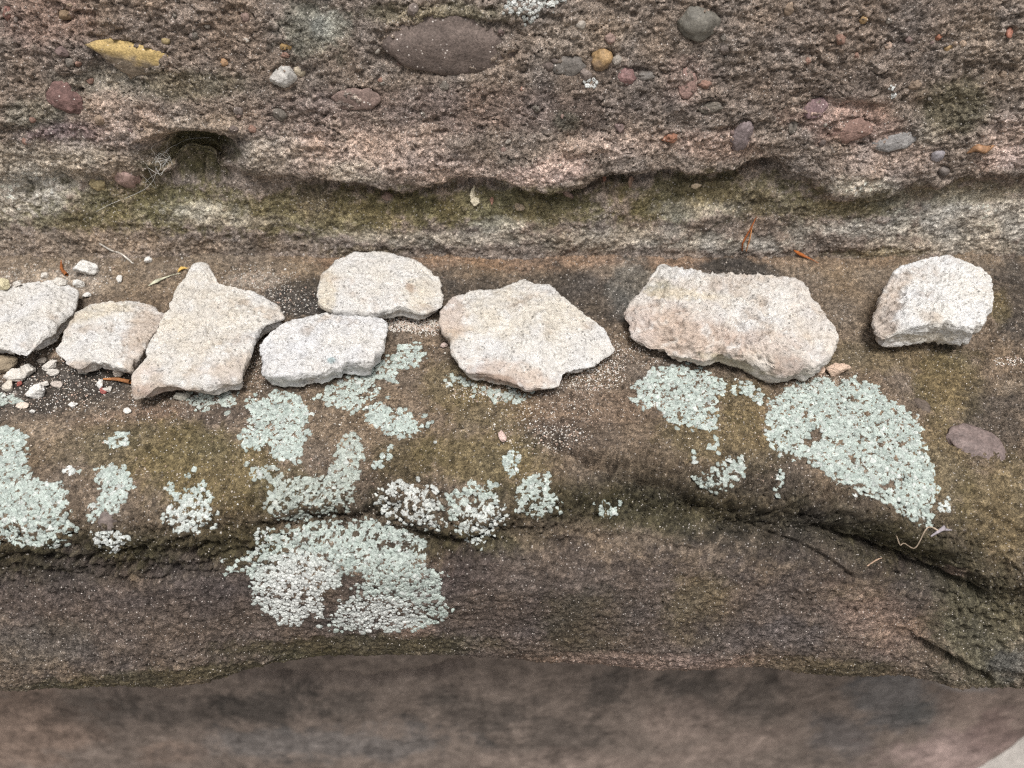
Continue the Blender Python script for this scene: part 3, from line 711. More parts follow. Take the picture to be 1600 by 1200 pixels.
def fragment(pts, label, thick, tilt=0.0, roll=0.0, seed=0, facets=(), arches=(), tints=(), base=(222, 218, 212), lump=1.0, bulge=0.0, lift=0.0, group='pieces of old mortar laid out on the ledge', rough=1.0):
    """a broken flake of mortar. pts: its outline as seen; tilt: front edge raised (deg); roll: right side raised (deg); thick (m)
    facets: (x0,y0,x1,y1,slope): beyond that line (to the right of its direction) the top falls away; arches: (px,py,rx,ry,rise): hollows under the rim"""
    pts = np.array(pts, float)
    n = rot_axis(LEDGE_N, (1, 0, 0), -tilt); n = rot_axis(n, (0, 1, 0), -roll)
    e1 = np.array([1.0, 0, 0]); e1 -= n * (e1 @ n); e1 /= np.linalg.norm(e1); e2 = np.cross(n, e1)
    cx, cy = pts.mean(0)
    # the outline is that of the whole piece: take off what its thickness adds above and below
    ymid = (pts[:, 1].min() + pts[:, 1].max()) / 2; ht = np.ptp(pts[:, 1])
    pts[:, 1] = ymid + (pts[:, 1] - ymid) * (1 - .22 * .62 * thick / (K * .43) / ht)
    base_p = hit(np.clip(cx, 5, 1595), cy, (ledge,))[0]
    if cx < 5: base_p = base_p + np.array([(cx - 5) * K * ((base_p - CAM) @ FWD), 0, 0])
    shift = thick * 0.5
    for it in range(3):
        p0 = base_p + n * shift
        def unp(x, y):
            x, y = np.asarray(x, float), np.asarray(y, float)
            D = FWD + (x[..., None] - 800) * K * RIGHT - (y[..., None] - 600) * K * UP
            t = ((p0 - CAM) @ n) / (D @ n)
            Q = CAM + D * t[..., None] - p0
            return Q @ e1, Q @ e2
        U, Vv = unp(pts[:, 0], pts[:, 1])
        uc, vc = U.mean(), Vv.mean()
        na = 320
        th = np.linspace(0, 2 * math.pi, na, endpoint=False)
        R = np.zeros(na)
        M = len(U)
        for i in range(M):
            ax, ay = U[i] - uc, Vv[i] - vc; bx, by = U[(i + 1) % M] - uc, Vv[(i + 1) % M] - vc
            ex, ey = bx - ax, by - ay
            den = np.cos(th) * ey - np.sin(th) * ex
            with np.errstate(divide='ignore', invalid='ignore'):
                t = (ax * ey - ay * ex) / den
                s = (ax * np.sin(th) - ay * np.cos(th)) / den
            ok = (t > 0) & (s >= -1e-6) & (s <= 1 + 1e-6) & np.isfinite(t)
            R = np.where(ok & (t > R), t, R)
        # soften the corners a little, then chip the rim
        k = np.array([.2, .6, .2]); R = np.convolve(np.concatenate([R[-1:], R, R[:1]]), k, 'valid')
        rim = np.stack([np.cos(th) * R, np.sin(th) * R, np.full(na, seed * 0.37)], 1)
        r_ch = np.random.default_rng(500 + seed)
        for _ in range(9):                                            # chipped corners and notches
            t0, wd, dp = r_ch.uniform(0, 6.283), r_ch.uniform(.05, .22), r_ch.uniform(.0005, .0020)
            dth = np.abs((th - t0 + math.pi) % (2 * math.pi) - math.pi); R = R - dp * np.clip(1.2 - dth / wd, 0, 1)
        R = R + fbm(rim, 160, 3, seed + 2.0, 0.6) * 0.0009 + fbm(rim, 620, 2, seed + 7.0, 0.6) * 0.0004
        H = thick / 2; Rm = R.mean(); rc = min(0.0010, H * .3)
        pl = [(0, H)] + [(Rm - rc + rc * math.sin(a), H - rc + rc * math.cos(a)) for a in np.linspace(0, math.pi / 2, 6)] + \
             [(Rm - rc + rc * math.cos(a), -H + rc - rc * math.sin(a)) for a in np.linspace(0, math.pi / 2, 6)] + [(0, -H)]
        pl = np.array(pl); seg = np.linalg.norm(np.diff(pl, axis=0), axis=1)
        dens = np.where(pl[:-1, 1] + pl[1:, 1] < -1.9 * H, 1 / .003, 1 / .0006)
        cum = np.concatenate([[0], np.cumsum(seg * dens)]); tt = np.linspace(0, cum[-1], int(cum[-1]) + 2)
        rho = np.interp(tt, cum, pl[:, 0]) / Rm; hh = np.interp(tt, cum, pl[:, 1])
        rho[0] = 1e-3; rho[-1] = 1e-3
        # the broken side runs in under the face
        inset = (.0026 + .0014 * fbm(rim, 45, 2, seed + 4.0))[None] * smooth(H * .75, -H * .6, hh)[:, None] * smooth(.5, 1, rho)[:, None]
        layer = 0.0003 * np.sin(hh[:, None] / H * 5 + 5 * fbm(rim, 90, 2, seed + 6.0)[None]) * (rho[:, None] > .985)
        Rk = R[None] - inset + layer
        uu = uc + np.cos(th)[None] * Rk * rho[:, None]; vv = vc + np.sin(th)[None] * Rk * rho[:, None]
        h = np.repeat(hh[:, None], na, 1)
        up_ = smooth(-H * .2, H * .9, h)
        # dome of the upper face
        h = h + up_ * bulge * (1 - rho[:, None] ** 2)
        r_fc = np.random.default_rng(900 + seed)
        for _ in range(3):                                             # planes it broke along
            t0 = r_fc.uniform(0, 6.283); s = (uu - uc) * math.cos(t0) + (vv - vc) * math.sin(t0)
            h = h - up_ * np.maximum(s - r_fc.uniform(.3, .65) * Rm, 0) * r_fc.uniform(.08, .24)
        for (x0, y0, x1, y1, slope) in facets:
            fu, fv = unp(np.array([x0, x1]), np.array([y0, y1]))
            du, dv = fu[1] - fu[0], fv[1] - fv[0]; l = math.hypot(du, dv)
            s = ((uu - fu[0]) * dv - (vv - fv[0]) * du) / l
            h = h - up_ * np.maximum(s, 0) * slope
        lo = 1 - smooth(-H, H * .5, h)
        for (ax, ay, rx, ry, rise) in arches:
            au, av = unp(np.array(float(ax)), np.array(float(ay))); s_ = K * ((p0 - CAM) @ FWD)
            w = np.exp(-(((uu - au) / (rx * s_)) ** 2 + ((vv - av) / (ry * s_ * 1.2)) ** 2) ** 1.5)
            h = h + lo * w * rise
        P = p0 + uu[..., None] * e1 + vv[..., None] * e2 + h[..., None] * n
        Nn = -grid_normals(np.concatenate([P[:, -1:], P, P[:, :1]], 1))[:, 1:-1]
        Q = P.reshape(-1, 3) - p0
        NNf = Nn.reshape(-1, 3)
        if it < 2:
            dd = fbm(Q, 45, 2, seed) * 0.0012 * lump
        else:
            a = fbm(Q, 38, 3, seed); b_ = fbm(Q, 130, 3, seed + 5); c_ = fbm(Q, 420, 2, seed + 9, .6)
            g1, r1 = worley(Q, 480, seed + 3); g2, r2 = worley(Q, 1000, seed + 4)
            pit = smooth(0.42, 0.65, noise(Q, 170, seed + 8))
            dd = a * 0.0024 * lump + (0.5 - np.abs(b_) * 1.6) * 0.0012 * lump * rough + c_ * 0.0010 * rough + (0.55 - g1) * 0.0011 * rough * (r1 > 0.3) + (0.5 - g2) * 0.0006 - pit * 0.0014 * rough
        taper = smooth(0, 0.03, rho)[:, None].repeat(na, 1).ravel()
        calm = (1 - .65 * smooth(.90, .99, rho))[:, None].repeat(na, 1).ravel()
        Wd = P.reshape(-1, 3) + NNf * (dd * taper * calm)[:, None]
        # rest it on the ledge
        low = np.where((h.ravel() < 0))[0][::37]
        gaps = []
        for i in low:
            ok, loc, nor, _ = ledge.ray_cast(Vector(Wd[i] + LEDGE_N * 0.03), Vector(-LEDGE_N))
            if ok: gaps.append(0.03 - 0.0 - (np.array(loc) - Wd[i]) @ LEDGE_N * 0 - np.linalg.norm(np.array(loc) - (Wd[i] + LEDGE_N * 0.03)))
        gaps = -np.array(gaps)            # height of the rim above the stone
        g = np.percentile(gaps, 3) - lift - .0006
        if it < 2: shift -= g * 0.97
        else: Wd = Wd - n * g
    C = np.empty((len(Wd), 3)); C[:] = lin(*base)
    ppx, ppy = project(Wd)
    warp = a * .4 + b_ * .5 + c_ * .2
    for (tx, ty, rx, ry, rot, tc, al) in tints:
        C += (lin(*tc) - C) * (al * blob_w(ppx, ppy, (tx, ty, rx, ry, rot), warp))[:, None]
    st = fbm(Q, 55, 4, seed + 31, .6); st2 = fbm(Q, 120, 3, seed + 37, .6)
    C += (lin(178, 158, 138) - C) * (smooth(.15, .65, st) * .5)[:, None]
    C += (lin(164, 162, 158) - C) * (smooth(.3, .7, st2) * .3)[:, None]
    C += (lin(236, 234, 230) - C) * (smooth(.2, .6, -st2) * .5)[:, None]
    hue = fbm(Q, 70, 3, seed + 13)
    C *= (1 + 0.06 * b_ + 0.07 * c_)[:, None]; C[:, 2] *= 1 - 0.06 * hue; C[:, 0] *= 1 + 0.03 * hue
    C *= np.where(r2 < 0.10, 0.72, 1)[:, None]
    o = mesh_from('mortar_fragment', Wd, grid_faces(len(rho), na, True, True), M_MORTAR, np.clip(C * .86, .01, .82))
    tag(o, label, 'mortar fragment', group)
    return o

WH = (230, 228, 224); TAN = (188, 167, 148); BR = (150, 122, 102); CREAM = (216, 204, 182); PINK = (198, 176, 160)
frs = []
frs.append(fragment([(-130, 500), (-60, 472), (0, 458), (60, 450), (106, 445), (123, 452), (121, 482), (102, 508), (80, 533), (62, 548), (45, 564), (20, 558), (0, 553), (-60, 566), (-130, 545)],
    'flat pale mortar slab at the end of the row, its edge hanging over dark crumbs', 0.011, tilt=4, seed=1, facets=[(72, 560, 90, 440, 0.45)], arches=[(60, 560, 60, 22, .008)], lift=.001, lump=.8))
frs.append(fragment([(88, 552), (107, 518), (122, 500), (145, 486), (195, 473), (215, 468), (240, 475), (263, 490), (256, 510), (238, 542), (210, 590), (190, 587), (170, 580), (150, 578), (130, 582), (105, 575)],
    'pale mortar flake wedged between the end slab and the peaked piece', 0.010, tilt=3, seed=2, arches=[(165, 590, 45, 18, .007)], tints=[(225, 530, 30, 60, 25, TAN, .6), (140, 490, 60, 14, -15, CREAM, .7), (120, 575, 30, 12, 0, TAN, .6)], lift=.001))
frs.append(fragment([(315, 415), (328, 420), (345, 450), (375, 455), (400, 458), (435, 475), (447, 495), (430, 505), (415, 515), (400, 545), (385, 580), (380, 602), (355, 612), (330, 615), (300, 613), (265, 610), (245, 612), (228, 620), (207, 620), (205, 608), (215, 590), (240, 540), (265, 490), (280, 460), (295, 440), (303, 420)],
    'tall cream mortar piece with a sharp upright peak and notched corner', 0.0105, tilt=5, roll=-2, seed=3, facets=[(205, 598, 300, 602, .9)], arches=[(255, 622, 24, 14, .006), (300, 622, 40, 10, .004)],
    tints=[(260, 612, 60, 12, 0, BR, .75), (360, 580, 50, 40, 0, TAN, .5), (230, 590, 30, 24, 0, PINK, .5), (300, 520, 90, 90, 0, (218, 208, 192), .5)], lift=.001, lump=.8))
frs.append(fragment([(497, 488), (498, 460), (505, 435), (520, 412), (555, 400), (600, 396), (650, 405), (685, 430), (695, 460), (690, 480), (660, 497), (640, 492), (600, 496), (575, 500), (540, 500)],
    'smooth dome-shaped mortar flake behind the row, with one brown grain', 0.0085, tilt=6, seed=5, tints=[(642, 449, 11, 6, 25, (150, 124, 112), .9), (510, 450, 14, 40, 0, CREAM, .6), (660, 460, 40, 30, 0, CREAM, .4)], lump=.6, lift=.0005))
frs.append(fragment([(405, 545), (425, 525), (455, 505), (500, 492), (540, 485), (580, 493), (605, 510), (607, 535), (600, 560), (585, 580), (545, 585), (520, 595), (480, 603), (430, 603), (415, 600), (410, 575)],
    'bluish white oblong mortar piece lying before the dome-shaped flake', 0.011, tilt=3, seed=4, base=(222, 220, 218), arches=[(500, 610, 60, 12, .005)], facets=[(425, 540, 430, 600, .4)], tints=[(518, 562, 8, 6, 0, (150, 176, 180), .7)], rough=1.2))
frs.append(fragment([(683, 498), (690, 480), (710, 465), (745, 452), (780, 448), (800, 440), (820, 430), (835, 440), (860, 443), (880, 470), (905, 490), (935, 510), (961, 530), (958, 550), (930, 570), (890, 585), (878, 590), (875, 605), (850, 612), (825, 615), (790, 600), (760, 592), (730, 590), (710, 570), (705, 555), (705, 540), (690, 530)],
    'broad shield-shaped mortar piece tapering to a point, with a small central knob', 0.0095, tilt=3, seed=6, arches=[(900, 590, 30, 12, .006), (770, 610, 40, 10, .004)],
    tints=[(700, 500, 30, 50, 0, PINK, .6), (800, 590, 80, 24, 10, PINK, .6), (770, 592, 40, 8, 10, BR, .6), (820, 490, 90, 40, 0, (214, 204, 186), .5)], lump=.9))
frs.append(fragment([(975, 490), (985, 475), (1000, 460), (1015, 430), (1030, 410), (1060, 412), (1100, 425), (1150, 435), (1200, 442), (1245, 445), (1270, 475), (1290, 515), (1305, 545), (1290, 575), (1268, 592), (1252, 585), (1240, 593), (1215, 597), (1190, 587), (1165, 572), (1130, 562), (1100, 568), (1050, 555), (1010, 540), (985, 525)],
    'longest mortar piece, coarse and pinkish with a stepped upper edge', 0.0125, tilt=2, seed=7, base=(220, 212, 203), facets=[(1280, 460, 1010, 462, .25), (985, 525, 1220, 580, .5)],
    arches=[(1060, 575, 60, 10, .005), (1250, 598, 16, 12, .006)], tints=[(1060, 520, 110, 40, 8, PINK, .7), (1230, 575, 30, 20, 0, (150, 128, 116), .6), (1060, 425, 60, 14, 8, WH, .7), (1030, 447, 22, 10, -10, (170, 164, 146), .8), (1080, 462, 60, 10, 5, CREAM, .8), (1180, 480, 70, 40, 0, WH, .6), (1190, 545, 60, 30, 0, PINK, .4), (1150, 570, 60, 8, 18, (190, 180, 150), .6)], lump=1.5, rough=1.5, bulge=.002))
frs.append(fragment([(1358, 495), (1375, 465), (1390, 440), (1410, 430), (1450, 420), (1475, 417), (1500, 430), (1535, 445), (1543, 480), (1545, 500), (1530, 525), (1512, 535), (1490, 533), (1450, 530), (1420, 532), (1380, 533), (1368, 520)],
    'thick white mortar chunk standing apart, hollowed out under its front', 0.019, tilt=6, roll=0, seed=8, base=(230, 227, 222), facets=[(1396, 420, 1415, 540, .4)],
    arches=[(1478, 545, 40, 26, .010)], tints=[(1385, 490, 28, 50, 15, (190, 170, 152), .7), (1400, 440, 30, 12, -20, TAN, .4), (1450, 528, 50, 8, 0, CREAM, .6)], lump=1.1, rough=1.2))

# ---- crumbs: each a small lump of its own
def crumb(px, py, rx, ry, c, label, rot=0, prot=None, name='mortar_crumb', cat='mortar crumb', group='mortar crumbs strewn on the ledge', objs=None, ang=.8):
    h = hit(px, py, objs or (ledge, upper, *frs))
    if not h: return
    p = h[0]; s = K * ((p - CAM) @ FWD); e1, e2, n = frame(h[1] * .4 + LEDGE_N * .6 if h[2] is ledge else h[1])
    X = ico.copy(); seed = px * .31 + py * .17
    r3 = np.random.default_rng(int(px * 13 + py))
    rr = np.full(len(X), 1.0)
    for k in range(14):
        dv = r3.normal(size=3); dv /= np.linalg.norm(dv)
        cut = 0.50 + 0.3 * r3.random(); dt = X @ dv
        rr = np.where(dt > cut, np.minimum(rr, cut / np.maximum(dt, .1)), rr)
    rr *= 1 + 0.22 * fbm(X * .01, 200, 4, seed, .65)
    X = X * rr[:, None]
    c_, s_ = math.cos(math.radians(-rot)), math.sin(math.radians(-rot))
    a, b = rx * s * 1.2, ry * s * 1.3
    hz = prot if prot else min(a, b) * .85
    ux, uy = X[:, 0] * a, X[:, 1] * b
    W = p + np.outer(ux * c_ - uy * s_, e1) + np.outer(ux * s_ + uy * c_, e2) + np.outer(X[:, 2] * hz + hz * .7, n)
    C = np.empty((len(W), 3)); C[:] = lin(*c); C *= (1 + 0.12 * fbm(W, 500, 2, seed))[:, None]
    o = mesh_from(name, W, ico_f, M_MORTAR, np.clip(C, .01, .86), None, True)
    tag(o, label, cat, group)
    return o

def icosphere(sub):
    import bmesh
    bm = bmesh.new(); bmesh.ops.create_icosphere(bm, subdivisions=sub, radius=1)
    v = np.array([list(x.co) for x in bm.verts]); f = np.array([[w.index for w in x.verts] for x in bm.faces]); bm.free()
    return v, f
ico, ico_f = icosphere(4)
ico2, ico2_f = icosphere(1)

bright, offw = (226, 223, 217), (212, 206, 197)
CR = [
    (134, 425, 16, 13, bright, 'largest loose white crumb lying behind the end slab'),
    (126, 446, 9, 7, bright, 'small white crumb touching the corner of the end slab'),
    (138, 463, 7, 5, bright, 'round white crumb beside the corner of the end slab'),
    (12, 572, 20, 13, (150, 136, 116), 'brown lump of rubble propping up the end slab'),
    (29, 590, 17, 10, offw, 'angular grey white crumb in front of the propped end slab'),
    (50, 583, 13, 11, offw, 'tilted chip in the crumb heap under the end slab', 30),
    (78, 575, 14, 6, offw, 'long thin chip in the crumb heap under the end slab', -32),
    (82, 584, 10, 6, offw, 'small oval crumb at the tip of the wedged flake'),
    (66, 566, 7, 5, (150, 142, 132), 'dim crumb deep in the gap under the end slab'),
    (17, 605, 9, 9, (214, 204, 190), 'round cream coloured flake among the front crumbs'),
    (62, 614, 16, 11, bright, 'bright white oval crumb lying alone before the heap'),
    (70, 602, 9, 5, offw, 'flat chip just behind the bright oval crumb'),
    (93, 602, 9, 6, (196, 184, 174), 'pinkish white crumb beside the bright oval crumb'),
    (35, 635, 10, 5, (214, 200, 186), 'thin cream flake lying before the bright oval crumb'),
    (114, 635, 7, 5, bright, 'small white crumb on the dark stain before the wedged flake'),
    (52, 645, 5, 4, bright, 'tiny white crumb beside the thin cream flake'),
    (158, 602, 6, 7, bright, 'upright white crumb next to the dry needle stub'),
    (169, 611, 7, 5, offw, 'off white crumb touching the little red pebble'),
    (131, 583, 8, 5, (196, 190, 180), 'crumb half hidden under the wedged flake'),
    (186, 585, 11, 6, (190, 180, 168), 'chip lying under the lower corner of the wedged flake'),
    (283, 623, 13, 7, (180, 176, 164), 'grey flake lying under the foot of the peaked piece'),
    (6, 450, 13, 9, (206, 196, 164), 'cream lump behind the end slab'),
    (70, 432, 7, 5, offw, 'small crumb behind the upper edge of the end slab'),
    (92, 441, 11, 6, offw, 'flat crumb resting against the upper edge of the end slab'),
    (28, 446, 8, 5, offw, 'small chip beside the cream lump'),
    (188, 437, 5, 5, bright, 'lone white crumb near the wall between slab and peaked piece'),
    (232, 408, 6, 5, bright, 'white crumb at the foot of the wall'),
    (1305, 580, 20, 10, (206, 180, 160), 'peach lump broken off the longest mortar piece'),
    (1280, 582, 8, 6, (206, 180, 160), 'peach crumb at the corner of the longest mortar piece'),
    (785, 685, 6, 10, (212, 186, 176), 'upright pink chip alone on the brown slope'),
    (200, 645, 6, 5, bright, 'white crumb before the foot of the peaked piece'),
    (693, 541, 6, 4, (200, 180, 170), 'pink crumb at the side of the shield-shaped piece'),
]
for q in CR:
    crumb(q[0], q[1], q[2], q[3], q[4], q[5], q[6] if len(q) > 6 else 0)
crumb(32, 601, 5, 4, (150, 88, 80), 'tiny dull red pebble beside the round cream flake', 0, None, 'red_pebble', 'pebble', 'red pebbles in the crumbs')
crumb(162, 613, 6, 5, (158, 96, 90), 'tiny red pebble stuck to an off white crumb', 0, None, 'red_pebble', 'pebble', 'red pebbles in the crumbs')

# thin pale flakes caught on the wall under the lip
FL = [(738, 303, 7, 11, (206, 196, 172), 'largest pale papery flake stuck below the lip'), (742, 314, 9, 7, (206, 196, 172), 'pale papery flake overlapping the largest one'), (812, 324, 10, 7, (176, 158, 136), 'tan papery flake stuck in the green recess'),
      (1087, 289, 8, 6, (226, 206, 180), 'cream flake below the lip near the purple pebble'), (985, 284, 8, 8, (156, 130, 114), 'brown papery flake tucked under the lip'), (944, 276, 5, 9, (164, 122, 104), 'reddish sliver hanging under the lip'), (768, 312, 3, 8, (156, 120, 104), 'narrow reddish sliver in the recess')]
for (px, py, rx, ry, c, lab) in FL:
    crumb(px, py, rx, ry, c, lab, random.uniform(-20, 20), 0.0008, 'stone_flake', 'flake', 'flakes caught under the lip', (upper,))

# ---- dust and grit (too many to count)
def grit():
    spots = [  # cx, cy, rx, ry, count, size
        (60, 600, 110, 50, 420, 1.7), (200, 625, 150, 40, 420, 1.5), (120, 560, 80, 50, 160, 1.7), (90, 430, 120, 22, 200, 1.6), (400, 440, 70, 26, 380, 1.3), (440, 470, 70, 24, 300, 1.3), (400, 575, 24, 50, 220, 1.4), (640, 508, 55, 12, 900, 1.7), (670, 515, 30, 12, 200, 1.5),
        (920, 585, 60, 26, 650, 1.6), (850, 650, 90, 60, 420, 1.5), (870, 680, 40, 22, 120, 1.8), (960, 560, 20, 26, 160, 1.5), (760, 615, 60, 14, 200, 1.5), (995, 545, 50, 30, 160, 1.5), (1260, 590, 60, 20, 200, 1.5),
        (250, 690, 260, 70, 170, 1.5), (800, 560, 800, 200, 320, 1.2), (1575, 565, 24, 8, 90, 1.8), (480, 690, 160, 60, 120, 1.5), (180, 395, 60, 22, 100, 1.2), (1180, 700, 120, 60, 80, 1.5), (540, 780, 200, 60, 120, 1.4), (1050, 620, 400, 70, 200, 1.2), (300, 800, 200, 40, 70, 1.5), (800, 420, 800, 26, 260, 1.1), (700, 880, 500, 120, 30, 1.0)]
    oct_v = np.array([[1, 0, 0], [-1, 0, 0], [0, 1, 0], [0, -1, 0], [0, 0, 1], [0, 0, -1]], float)
    oct_f = np.array([[0, 2, 4], [2, 1, 4], [1, 3, 4], [3, 0, 4], [2, 0, 5], [1, 2, 5], [3, 1, 5], [0, 3, 5]])
    VV, FF, CC = [], [], []; k = 0
    for cx, cy, rx, ry, n, size in spots:
        for _ in range(n):
            r = math.sqrt(random.random()) ** 1.2; a = random.random() * 6.283
            x, y = cx + rx * r * math.cos(a), cy + ry * r * math.sin(a)
            if not (-30 < x < 1630): continue
            h = hit(x, y, (ledge,))
            if not h: continue
            s = K * ((h[0] - CAM) @ FWD) * size * random.uniform(.45, 1.0) * (1.7 if random.random() < .06 else 1)
            e1, e2, n_ = frame(h[1]); m = np.array([e1, e2, n_])
            q = oct_v * rng.uniform(.6, 1.2, (6, 1)) @ np.array(Matrix.Rotation(random.random() * 6, 3, 'Z')) @ np.array(Matrix.Rotation(random.uniform(-.6, .6), 3, 'X'))
            VV.append(h[0] + (q * s) @ m + n_ * s * .4); FF.append(oct_f + k); k += 6
            c = lin(*random.choice([(214, 208, 198), (200, 188, 174), (190, 166, 150), (220, 216, 210)])); CC.append(np.tile(c, (6, 1)))
    o = mesh_from('mortar_dust', np.vstack(VV), np.vstack(FF), M_DUST, np.vstack(CC), None, False)
    tag(o, 'white mortar dust and grit scattered over the ledge', 'dust', None, 'stuff')
grit()

# ---------------------------------------------------------------- lichen
def inside(px, py, poly):
    r = np.zeros(px.shape, bool); n = len(poly)
    for i in range(n):
        x0, y0 = poly[i]; x1, y1 = poly[(i + 1) % n]
        c = (y0 > py) != (y1 > py)
        with np.errstate(divide='ignore', invalid='ignore'):
            r ^= c & (px < (x1 - x0) * (py - y0) / (y1 - y0) + x0)
    return r

NR = 7
def lichen(label, poly, mint=1.0, spacing=4.3, holes=(), cover=1.0, size=1.0, white=(), objs=None, grey=0.0, seed=0):
    poly = [tuple(p) for p in poly]; a = np.array(poly, float)
    x0, y0 = a.min(0) - 8; x1, y1 = a.max(0) + 8
    r = np.random.default_rng(100 + seed)
    st = spacing * .87
    gx, gy = np.meshgrid(np.arange(x0, x1, spacing), np.arange(y0, y1, st))
    gx[1::2] += spacing / 2
    gx = gx.ravel() + r.normal(0, spacing * .22, gx.size); gy = gy.ravel() + r.normal(0, st * .22, gy.size)
    q = np.stack([gx, gy, np.zeros_like(gx)], 1) * .001
    # frayed outline, gaps inside
    wx, wy = noise(q, 60, seed + .3) * 7 + noise(q, 160, seed + .7) * 4, noise(q, 60, seed + 3.3) * 7 + noise(q, 160, seed + 2.7) * 4
    ins = inside(gx + wx, gy + wy, poly)
    gap = noise(q, 75, seed + 5.0) * .6 + noise(q, 200, seed + 6.0) * .5
    fr = np.mean([inside(gx + wx + ox, gy + wy + oy, poly) for ox, oy in ((9, 0), (-9, 0), (0, 9), (0, -9), (6, 6), (-6, -6))], 0)
    keep = ins & (r.random(gx.size) < .25 + .75 * fr) & (gap > -0.34 * cover)
    for (hx, hy, rx, ry) in holes:
        keep &= ((gx - hx + wx) / rx) ** 2 + ((gy - hy + wy) / ry) ** 2 > 1 - .5 * (r.random(gx.size) < .2)
    # a few outliers beyond the rim
    stray = (~ins) & inside(gx + wx * 2.6, gy + wy * 2.6, poly) & (r.random(gx.size) < .14)
    keep |= stray
    VV, FF, CC = [], [], []; k = 0
    ang = np.linspace(0, 2 * math.pi, NR, endpoint=False)
    cm1, cm2, cw, cg = lin(200, 208, 201), lin(184, 195, 187), lin(226, 227, 223), lin(180, 181, 168)
    for x, y in zip(gx[keep], gy[keep]):
        h = hit(x, y, objs or (ledge,))
        if not h: continue
        p = h[0]; s = K * ((p - CAM) @ FWD)
        qs = [hit(x + ox, y + oy, objs or (ledge,)) for ox, oy in ((9, 0), (-9, 0), (0, 9), (0, -9))]
        if any(q is None for q in qs): n = h[1]
        else:
            n = np.cross(qs[0][0] - qs[1][0], qs[3][0] - qs[2][0]); n /= np.linalg.norm(n)
            p = p + n * (((np.mean([q[0] for q in qs], 0) - p) @ n) * .8 + .00012)
        wv = 0.0
        for (ax, ay, rx, ry, al) in white:
            wv = max(wv, al * max(0, 1 - ((x - ax) / rx) ** 2 - ((y - ay) / ry) ** 2) ** .5)
        e1, e2, n = frame(n + r.normal(0, .13, 3))
        rad = spacing * s * size * min(1.25, .55 * math.exp(r.normal(0, .42))) * (1 - .2 * wv)
        m = r.random(); c = cm1 * m + cm2 * (1 - m); c = c * mint + cg * (1 - mint)
        c = c + (cw - c) * min(1, wv + (.5 if r.random() < .08 else 0)); c = c + (cg * .75 - c) * grey * r.random()
        c = c * r.uniform(.84, 1.06)
        if r.random() < .85:
            big_r = spacing * s * r.uniform(.6, 1.2); lb = 1 + r.normal(0, .2, NR)
            cb, sb = np.cos(ang) * lb * big_r, np.sin(ang) * lb * big_r; hb = r.uniform(.00002, .0002)
            V = np.vstack([p + np.outer(cb * f, e1) + np.outer(sb * f, e2) + np.outer(np.full(NR, hz) + r.normal(0, .00008, NR) * (hz > 0), n) for f, hz in ((1, -.0004), (.92, hb), (.5, hb * 1.2))] + [(p + n * hb)[None]])
            VV.append(V); FF.append(LOBE_F + k); k += len(V); CC.append(np.tile(c * r.uniform(.66, .95), (len(V), 1)))
        lob = 1 + .34 * np.sin(ang * r.integers(2, 4) + r.random() * 6.3) + r.normal(0, .18, NR)
        ca, sa = np.cos(ang) * lob * rad, np.sin(ang) * lob * rad
        lift = r.uniform(.00010, .00042) * (1 + .8 * wv)
        cup = r.uniform(-.00022, .00008)
        rings = [(1.0, -.0004), (.93, lift), (.45, lift + cup + r.normal(0, .00012))]
        vs = [p + np.outer(ca * f, e1) + np.outer(sa * f, e2) + np.outer(hz + (r.normal(0, .00009, NR) if i > 0 else np.zeros(NR)), n) for i, (f, hz) in enumerate(rings)]
        vs.append((p + n * (lift + cup * 1.3))[None])
        V = np.vstack(vs); 
        VV.append(V)
        FF.append((LOBE_F + k)); k += len(V)
        cc = np.tile(c, (len(V), 1)); cc[NR:2 * NR] *= 1.08
        CC.append(cc)
    if not VV: return None
    o = mesh_from('lichen_patch', np.vstack(VV), np.vstack(FF), M_LICHEN, np.clip(np.vstack(CC) * .9, .01, .8), None, True)
    tag(o, label, 'lichen', 'mint green lichen patches on the stone')
    return o

_lf = []
for ring in range(2):
    for i in range(NR):
        j = (i + 1) % NR; a0 = ring * NR; b0 = (ring + 1) * NR
        _lf += [(a0 + i, a0 + j, b0 + j), (a0 + i, b0 + j, b0 + i)]
for i in range(NR): _lf.append((2 * NR + i, 2 * NR + (i + 1) % NR, 3 * NR))
LOBE_F = np.array(_lf)

